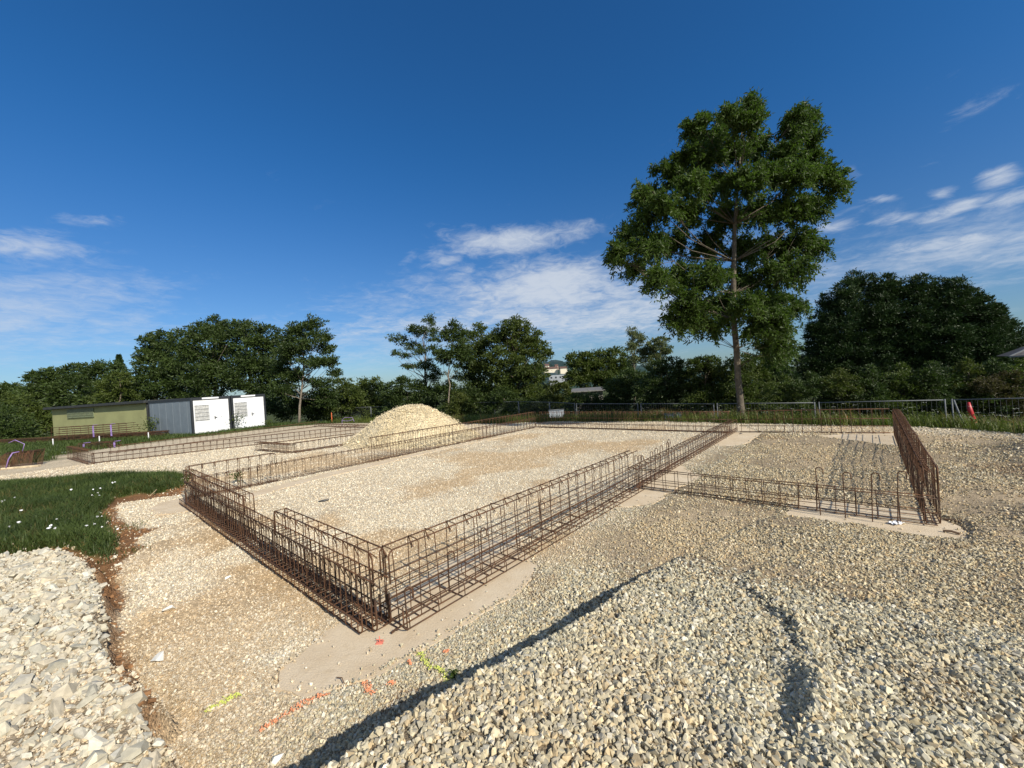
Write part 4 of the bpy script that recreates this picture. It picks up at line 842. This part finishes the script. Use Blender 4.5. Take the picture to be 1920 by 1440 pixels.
# right middle mass
T('rounded tree in the middle distance right of the distant houses', (1110, 740), [(1080, 675, 18), (1100, 672, 16), (1125, 668, 16), (1150, 668, 20), (1090, 695, 28), (1130, 695, 30), (1165, 685, 20), (1110, 715, 30), (1150, 712, 26), (1075, 710, 18)], 48, 20000, .30, LM['mid'], gR, .2)
T('tall pale drooping birch behind the hedge', (1190, 760), [(1186, 625, 8, 14), (1184, 650, 10, 14), (1200, 635, 9, 14), (1205, 660, 12, 16), (1190, 675, 12, 14)], 40, 6500, .17, LM['pale'], gR, .09, bark=mbark2, drop=1.2, sub=.5, shell=.1)
T('pale leafed tree right of the drooping birch', (1235, 760), [(1225, 645, 12), (1240, 640, 12), (1235, 660, 18), (1250, 655, 10), (1225, 680, 18)], 39, 7000, .18, LM['pale'], gR, .09)
T('dark green bush left of the tall tree', (1180, 790), [(1180, 710, 22), (1160, 730, 28), (1200, 720, 30), (1190, 755, 34), (1150, 765, 26)], 26, 16000, .15, LM['dark'], gR, .07)
T('dark green acacia bush in the middle of the right hedge', (1250, 790), [(1235, 690, 18), (1262, 685, 18), (1250, 715, 34), (1220, 735, 30), (1280, 720, 32), (1255, 760, 36)], 24, 19000, .14, LM['dark'], gR, .07)
T('mid green bush directly left of the tall trunk', (1320, 790), [(1300, 685, 14), (1318, 680, 16), (1335, 680, 14), (1310, 710, 30), (1345, 710, 26), (1325, 745, 36), (1300, 765, 28)], 22.5, 19000, .13, LM['mid'], gR, .07)
T('brighter green bush behind the tall trunk', (1400, 790), [(1365, 690, 20), (1395, 680, 20), (1415, 680, 18), (1380, 720, 32), (1415, 715, 30), (1430, 700, 12), (1390, 755, 34), (1425, 750, 28), (1355, 755, 26)], 21.5, 22000, .13, LM['mid'], gR, .07)
T('dark pointed conifer right of the tall trunk', (1450, 790), [(1452, 620, 12, 18), (1448, 650, 18, 22), (1455, 685, 22, 26), (1440, 720, 24, 26), (1470, 715, 22, 26)], 30, 15000, .18, LM['cypress'], gR, .1)
# great dark cypresses at the right
TOPX = [1508, 1518, 1530, 1550, 1580, 1605, 1640, 1662, 1695, 1715, 1735, 1765, 1790, 1830, 1860, 1890, 1915, 1960]
TOPY = [690, 640, 592, 556, 524, 508, 521, 511, 530, 520, 514, 526, 517, 545, 568, 596, 640, 690]
cyp = ['leftmost great dark cypress with a ragged low left side', 'great dark cypress with the highest rounded top, second from the left', 'great dark cypress left of the dip in the dark skyline', 'great dark cypress right of the dip in the dark skyline', 'great dark cypress with a small spiky tip, second from the right', 'rightmost great dark cypress sloping down to the picture edge']
cx_ = [(1516, 1534, 1556), (1580, 1602, 1624), (1650, 1668, 1688), (1712, 1734, 1758), (1782, 1802, 1824), (1846, 1868, 1892, 1916)]
for i, lb in enumerate(cyp):
    lo = []
    for u in cx_[i]:
        v = np.interp(u, TOPX, TOPY)+16; R0_ = 15
        while v < 705:
            lo.append((u+random.gauss(0, 3), v, R0_, R0_*1.15)); v += R0_*1.25; R0_ = min(27, R0_+3)
    T(lb, (cx_[i][1], 770), lo, 31-.8*i, 46000, .19, LM['cypress'], 'row of great dark cypresses', .10, sub=.42, shell=.55, depth=.35, aspect=.32, drop=-.4, name='cypress_tree')
# hedge right
hd = [(1470, 735, 'leafy hedge shrub right of the tall trunk'), (1520, 728, 'hedge shrub with yellowish tips behind the right hand room'), (1575, 722, 'hedge shrub behind the second fence post from the right'), (1630, 716, 'hedge shrub above the far end of the end on cage'), (1690, 712, 'dense hedge shrub left of the red tube'), (1750, 708, 'dense hedge shrub behind the red tube'), (1810, 704, 'hedge shrub right of the red tube'), (1865, 704, 'hedge shrub left of the small roof'), (1920, 706, 'hedge shrub at the right edge'), (1975, 704, 'hedge shrub just beyond the right edge')]
for i, (u, v, lb) in enumerate(hd):
    T(lb, (u, 790), [(u-14, v+2, 22), (u+14, v, 24), (u, v+28, 34), (u-22, v+52, 32), (u+22, v+52, 32), (u, v-18, 10, 14)], 17.5-.25*i, 13500, .10, LM[('mid', 'dark', 'yellow', 'dark')[i % 4]], 'hedge along the right fence', .05, depth=.5, name='hedge_shrub', kinds='shrub')
T('brownish hedge end under the small roof', (1890, 780), [(1850, 722, 20), (1885, 716, 24), (1915, 720, 22), (1860, 748, 22), (1900, 750, 24)], 15.2, 9000, .08, LM['brown'], gR, .04, name='hedge_shrub', kinds='shrub')

# ---- leafy plants with visible stalks
def weed(label, u, v, hh, k, sz, mat, z=None, grp=None, name='weed_plant'):
    q = G(u, v) if z is None else G(u, v, z); zz = hz(q[0], q[1]); root = empty(name, (q[0], q[1], zz), label=label, cat='plant', group=grp)
    mb = MB()
    for i in range(5): mb.tube([(0, 0, 0), (random.gauss(0, .06)*hh, random.gauss(0, .06)*hh, hh*.5), (random.gauss(0, .22)*hh, random.gauss(0, .2)*hh, hh*(.7+.3*random.random()))], [.008, .006, .003], 4)
    mb.obj('stem', LM['mid'], root); P = RNG.normal(0, 1, (k, 3))*np.array([.24, .24, .2])*hh+np.array([0, 0, hh*.65]); P[:, 2] = np.clip(P[:, 2], .03, hh*1.05)
    link('leaves', leaf_mesh('leaves', P, RNG.normal(0, 1, (k, 3))+np.array([0, 0, .1]), sz, sz*.45, mat), root); return root
weed('tall leafy weed at the corner between the shed and the grey container', 288, 818, 1.35, 260, .16, LM['mid'])
weed('leafy weed growing between the two container fronts', 443, 808, 1.3, 160, .13, LM['mid'])
weed('leafy weed at the right foot of the right container', 505, 803, .6, 140, .12, LM['mid'])
weed('small green weed inside the left corner cages', 446, 905, .30, 60, .07, LM['ash'])
weed('tiny bright weed at the foot of the gravel bank', 852, 1276, .07, 40, .03, LM['ash'])
weed('green weed leaning into the left corner cage', 352, 910, .38, 70, .08, LM['ash'])

# ---- grass: blades as one mesh each
def blades(name, P, ln, wd, mat, lean=.35, kind='stuff'):
    k = len(P); th = RNG.random(k)*6.283; d = np.stack([np.cos(th), np.sin(th), 0*th], -1); s = np.stack([-np.sin(th), np.cos(th), 0*th], -1); le = (lean*(.4+1.2*RNG.random(k)))[:, None]; ln = np.broadcast_to(ln, (k,))[:, None]; wd = np.broadcast_to(wd, (k,))[:, None]; up = np.array([0, 0, 1.])
    m_ = P+up*ln*.55+d*ln*le*.35; t = P+up*ln*.9+d*ln*le; V = np.stack([P-s*wd*.5, P+s*wd*.5, m_+s*wd*.4, m_-s*wd*.4, t], 1).reshape(-1, 3); b = np.arange(k)*5
    q = np.stack([b, b+1, b+2, b+3], -1); tr = np.stack([b+3, b+2, b+4, b+4], -1)
    me = bpy.data.meshes.new(name); me.vertices.add(len(V)); me.vertices.foreach_set('co', V.astype(np.float32).ravel())
    li = np.concatenate([np.concatenate([q, tr[:, :3]], 1)], 0).ravel(); me.loops.add(len(li)); me.loops.foreach_set('vertex_index', li.astype(np.int32))
    ls = (np.arange(k)*7)[:, None]+np.array([0, 4]); me.polygons.add(2*k); me.polygons.foreach_set('loop_start', ls.ravel().astype(np.int32)); me.update(calc_edges=True); me.materials.append(mat)
    a_ = me.attributes.new('lv', 'FLOAT', 'FACE'); a_.data.foreach_set('value', np.repeat(RNG.random(k), 2).astype(np.float32)); return link(name, me, kind=kind)
mbackg = leafmat('back_grass_blades', (.095, .135, .028), 1.1, .35, .35, 1.0)
mgrass = leafmat('grass_blades', (.066, .104, .028), 1.05, .3, .35, 1.2); mdry = leafmat('dry_weeds', (.16, .14, .055), 1.1, .3, .35, 1.)
def region(k, x0, x1, y0, y1, fn):
    x = x0+(x1-x0)*RNG.random(k); y = y0+(y1-y0)*RNG.random(k); w = fn(x, y); ok = RNG.random(k) < w; x, y = x[ok], y[ok]; ok = inview(x, y, np.zeros(len(x)), 40); x, y = x[ok], y[ok]; return np.stack([x, y, hgt(x, y)], -1)
P = region(330000, -19, -4.5, 5, 12.5, lambda x, y: ss(.02, .16, sdf(GRASSM, x, y)+.14*fbm(x*2, y*2, 3))*(.55+.45*ss(-.25, .1, fbm(x*1.3, y*1.3, 3))))
blades('grass', P, .07+.12*RNG.random(len(P))**1.6+.05*(fbm(P[:, 0], P[:, 1], 3) > .1), .008, mgrass, .8)
P = region(900, -14, -4.5, 5, 12.5, lambda x, y: ss(.05, .16, sdf(GRASSM, x, y)))
blades('tall_grass', P, .25+.2*RNG.random(len(P)), .007, mgrass, .5)
P = region(60000, -19, -4.5, 5, 12.5, lambda x, y: ss(.0, .2, sdf(GRASSM, x, y))*ss(.0, .3, fbm(x*1.1+21, y*1.1, 3))*.5)
blades('dry_grass', P, .08+.14*RNG.random(len(P)), .007, mdry, .9)
P = region(26000, -8.5, -2.6, 3, 8, lambda x, y: .35*ss(-.55, -.05, sdf(GRASSM, x, y))*ss(.02, .2, fbm(x*2.2+9, y*2.2, 3)))
blades('sparse_grass', P, .04+.07*RNG.random(len(P)), .008, mgrass, .9)
def backw(x, y):
    a = x*AV[0]+y*AV[1]; b = x*BV[0]+y*BV[1]; be = np.interp(b, *BEDGE); return ss(-.25, .25, a-be+.3*fbm(x*1.5, y*1.5, 3))*ss(7.5, 4.5, a-be)*(b < 33)
P = region(260000, -14, 22, 8, 34, backw)
blades('back_grass', P, .22+.38*RNG.random(len(P))**2, .018, mbackg, .6)
P = region(60000, -4, 22, 8, 26, lambda x, y: backw(x, y)*ss(0, .25, fbm(x*.8+5, y*.8, 3)+.05))
blades('dry_weeds', P, .4+.35*RNG.random(len(P)), .014, mdry, .35)
P = region(60000, -4, 22, 8, 26, lambda x, y: backw(x, y)*ss(.0, .3, fbm(x*.7+15, y*.7, 3)+.1)*.6); P[:, 2] += .1+.4*RNG.random(len(P))
o = link('weed_leaves', leaf_mesh('weed_leaves', P, RNG.normal(0, 1, P.shape), .09, .05, LM['mid']), kind='stuff')
def leftg(x, y):
    lp = sdf(LEFTG, x, y); return ss(-.1, .4, lp+.5*fbm(x*.6, y*.6, 3))
P = region(200000, -48, -10, 15, 42, leftg)
blades('left_grass', P, .12+.22*RNG.random(len(P)), .025, mgrass, .6)
# white umbels in the weeds
mumb = simple('white_petals', (.55, .57, .48), .8, var=.1)
P = region(1500, -2, 21, 9, 24, lambda x, y: backw(x, y)*ss(.0, .3, fbm(x*.7+15, y*.7, 3)+.15)); P = P[:130]; V = []; Fc = []
for q in P:
    zt = q[2]+.5+.25*RNG.random(); k0 = len(V)
    for j in range(9):
        r_ = .055*RNG.random()**.5; th = RNG.random()*6.28; c = np.array([q[0]+r_*math.cos(th), q[1]+r_*math.sin(th), zt+.02*RNG.random()]); s_ = .012
        k1 = len(V); V += [c+(-s_, -s_, 0), c+(s_, -s_, .004), c+(s_, s_, 0), c+(-s_, s_, .004)]; Fc.append((k1, k1+1, k1+2, k1+3))
link('wild_flowers', meshdata('wild_flowers', np.array(V), Fc, mumb), kind='stuff')
# bindweed flowers / white litter on the grass mound
fl_ = [(183, 923), (186, 927), (175, 921), (189, 919), (190, 963), (182, 965), (107, 977), (92, 995), (97, 992), (104, 994), (162, 987), (176, 980), (190, 982), (220, 983), (134, 922), (28, 936), (3, 943), (9, 941), (18, 992), (36, 984), (210, 908), (215, 905), (222, 887), (172, 929), (40, 960)]
mb = MB(); c8 = [(math.cos(i*math.pi/4)*.023, math.sin(i*math.pi/4)*.023, .014) for i in range(8)]; mb.add([(0, 0, -.012)]+c8, [(0, i+1, (i+1) % 8+1) for i in range(8)]); fm = mb.mesh('bindweed_flower', simple('white_flower', (.82, .82, .84), .6, var=.03))
for (u, v) in fl_:
    q = G(u, v, .22); s_ = .8+.6*random.random(); o = link('bindweed_flower', fm, None, (q[0], q[1], hz(q[0], q[1])+.11+.03*random.random()), (random.gauss(.5, .3), random.gauss(0, .4), random.random()*6), label='small white trumpet flower in the grass mound on the left', cat='flower', group='white flowers in the grass mound'); o.scale = (s_, s_*.8, s_)

# ------------------------------------------------------------------ far hill, houses, roofs
mhill = leafmat('far_wood', (.035, .060, .035), 1., .0, .3, .02)
def hill(name, pts, Y, thick, label=None):
    n_ = 70; us = np.linspace(pts[0][0], pts[-1][0], n_); vs = np.interp(us, [p[0] for p in pts], [p[1] for p in pts]); V = []; Fc = []; prof = [(-1, -1), (-.55, -.30), (-.25, -.08), (0, 0), (.3, -.1), (1, -1)]
    for i, (u, v) in enumerate(zip(us, vs)):
        c = D(u, v, Y); base = -45
        for (t, dz) in prof: V.append((c[0]+random.gauss(0, 2), c[1]+t*thick, c[2]+dz*(c[2]-base)+(random.gauss(0, .012*Y/6) if t > -1 and t < 1 else 0)))
    m_ = len(prof)
    for i in range(n_-1):
        for j in range(m_-1): a = i*m_+j; Fc.append((a, a+m_, a+m_+1, a+1))
    link(name, meshdata(name, V, Fc, mhill, True), kind='structure')
hill('hill', [(950, 690), (1000, 682), (1022, 678), (1040, 676), (1058, 679), (1080, 683), (1140, 684), (1300, 690)], 900, 320)
hill('hill', [(-300, 742), (-60, 735), (10, 728), (40, 729), (80, 738), (200, 752), (420, 755)], 1400, 300)
hill('valley_side', [(940, 712), (1000, 704), (1030, 700), (1080, 702), (1140, 706), (1400, 700)], 330, 150)
mcream = simple('cream_wall', (.72, .66, .52), .8, var=.05); mtile = simple('clay_tiles', (.13, .075, .055), .8, var=.3, scale=.6); mgr = simple('grey_cladding', (.30, .32, .34), .6, var=.1, scale=.5); mwin = simple('dark_window', (.03, .035, .04), .3)
def house(label, u0, u1, vt, vb, Y, dep, wallm, roofm, rh, wins=6, name='house', rz=0.):
    c0 = D(u0, vb, Y); c1 = D(u1, vb, Y); h_ = D(u0, vt, Y)[2]-c0[2]; L = c1[0]-c0[0]; root = empty(name, (c0[0], c0[1], c0[2]-3), rz, label=label, cat='building', group='distant buildings in the gap between the trees')
    mb = MB(); mb.box((L/2, dep/2, (h_+3)/2), (L, dep, h_+3)); wl = mb.obj('wall', wallm, root)
    if rh > 0:
        mb = MB(); o = .04*L; mb.add([(-o, -.5, h_+3), (L+o, -.5, h_+3), (L+o, dep+.5, h_+3), (-o, dep+.5, h_+3), (-o, dep/2, h_+3+rh), (L+o, dep/2, h_+3+rh)], [(0, 1, 5, 4), (3, 4, 5, 2), (0, 4, 3), (1, 2, 5), (0, 3, 2, 1)]); mb.obj('roof', roofm, root)
    for i in range(wins):
        mb = MB(); mb.box((L*(i+.5)/wins, -.04, 3+h_*.5), (L/wins*.35, .1, h_*.35)); mb.obj('window', mwin, root)
    return root
house('long cream building with red tiled roof on the far slope', 1019, 1046, 692.5, 699, 480, 14, mcream, mtile, 2.6, 0)
house('short cream building right of the long one on the far slope', 1051, 1064, 691, 698, 470, 12, mcream, mtile, 2.4, 0)
house('small white house high on the far slope behind the leaves', 1003, 1009, 687, 690, 520, 10, mcream, mtile, 2.5, 1)
house('small house with reddish roof above the long cream building', 1022, 1030, 686, 689.5, 560, 10, mcream, mtile, 2.8, 1)
house('small pink house above the short cream building', 1041, 1047, 686.5, 690, 580, 10, simple('pink_wall', (.5, .33, .26), .8), mtile, 2.6, 1)
house('flat grey building with dark windows in the valley', 1030, 1064, 704, 713, 210, 12, mgr, mgr, 0, 4)
# low grey roof beyond the fence
c0 = D(1074, 736, 36); c1 = D(1130, 731, 36); root = empty('low_building', tuple(c0), math.atan2(c1[1]-c0[1], c1[0]-c0[0])+.0, label='long low building with grey sheet roof just beyond the fence', cat='building'); L = float(np.linalg.norm(c1-c0)); mb = MB(); mb.box((L/2, 2, -1.2), (L, 4, 2.6)); mb.obj('wall', simple('drab_wall', (.16, .15, .13), .9), root)
mb = MB(); mb.add([(-.4, -.4, .0), (L+.4, -.4, 0), (L+.4, 2.2, .20), (-.4, 2.2, .20), (-.4, 4.4, .0), (L+.4, 4.4, 0), (-.4, -.4, .10), (L+.4, -.4, .10), (L+.4, 2.2, .3), (-.4, 2.2, .3), (-.4, 4.4, .1), (L+.4, 4.4, .1)], [(6, 7, 8, 9), (9, 8, 11, 10), (0, 1, 7, 6), (0, 3, 2, 1), (3, 4, 5, 2), (4, 10, 11, 5), (0, 6, 9, 3), (3, 9, 10, 4), (1, 2, 8, 7), (2, 5, 11, 8)]); mb.obj('roof', simple('grey_sheet_roof', (.15, .145, .135), .7, var=.15, scale=1), root)
# house roof at the right edge
c0 = D(1895, 668, 20); root = empty('house', tuple(c0), -.80, label='corner of a grey house roof at the right edge above the hedge', cat='building'); mb = MB(); mb.add([(0, 0, 0), (9, 0, 0), (9, 3, 1.6), (.0+1.2, 3, .45+.5), (0, 6, 0), (9, 6, 0), (2.2, 3, 1.1)], [(0, 1, 2, 6), (6, 2, 5, 4), (0, 6, 4)]); ro = mb.obj('roof', simple('slate_roof', (.10, .09, .085), .7), root)
mb = MB(); mb.tube([(-.05, -.05, -.02), (9, -.05, -.02)], .05, 4); mb.tube([(-.05, -.05, -.02), (2.2, 2.9, 1.15)], .04, 4); mb.obj('gutter', mgal, ro)
mb = MB(); mb.box((5, 3, -1.7), (7.6, 5, 3.1)); mb.obj('wall', simple('beige_wall', (.32, .27, .21), .8), root)
print('objects', len(bpy.data.objects), 'stones', NSTONE)
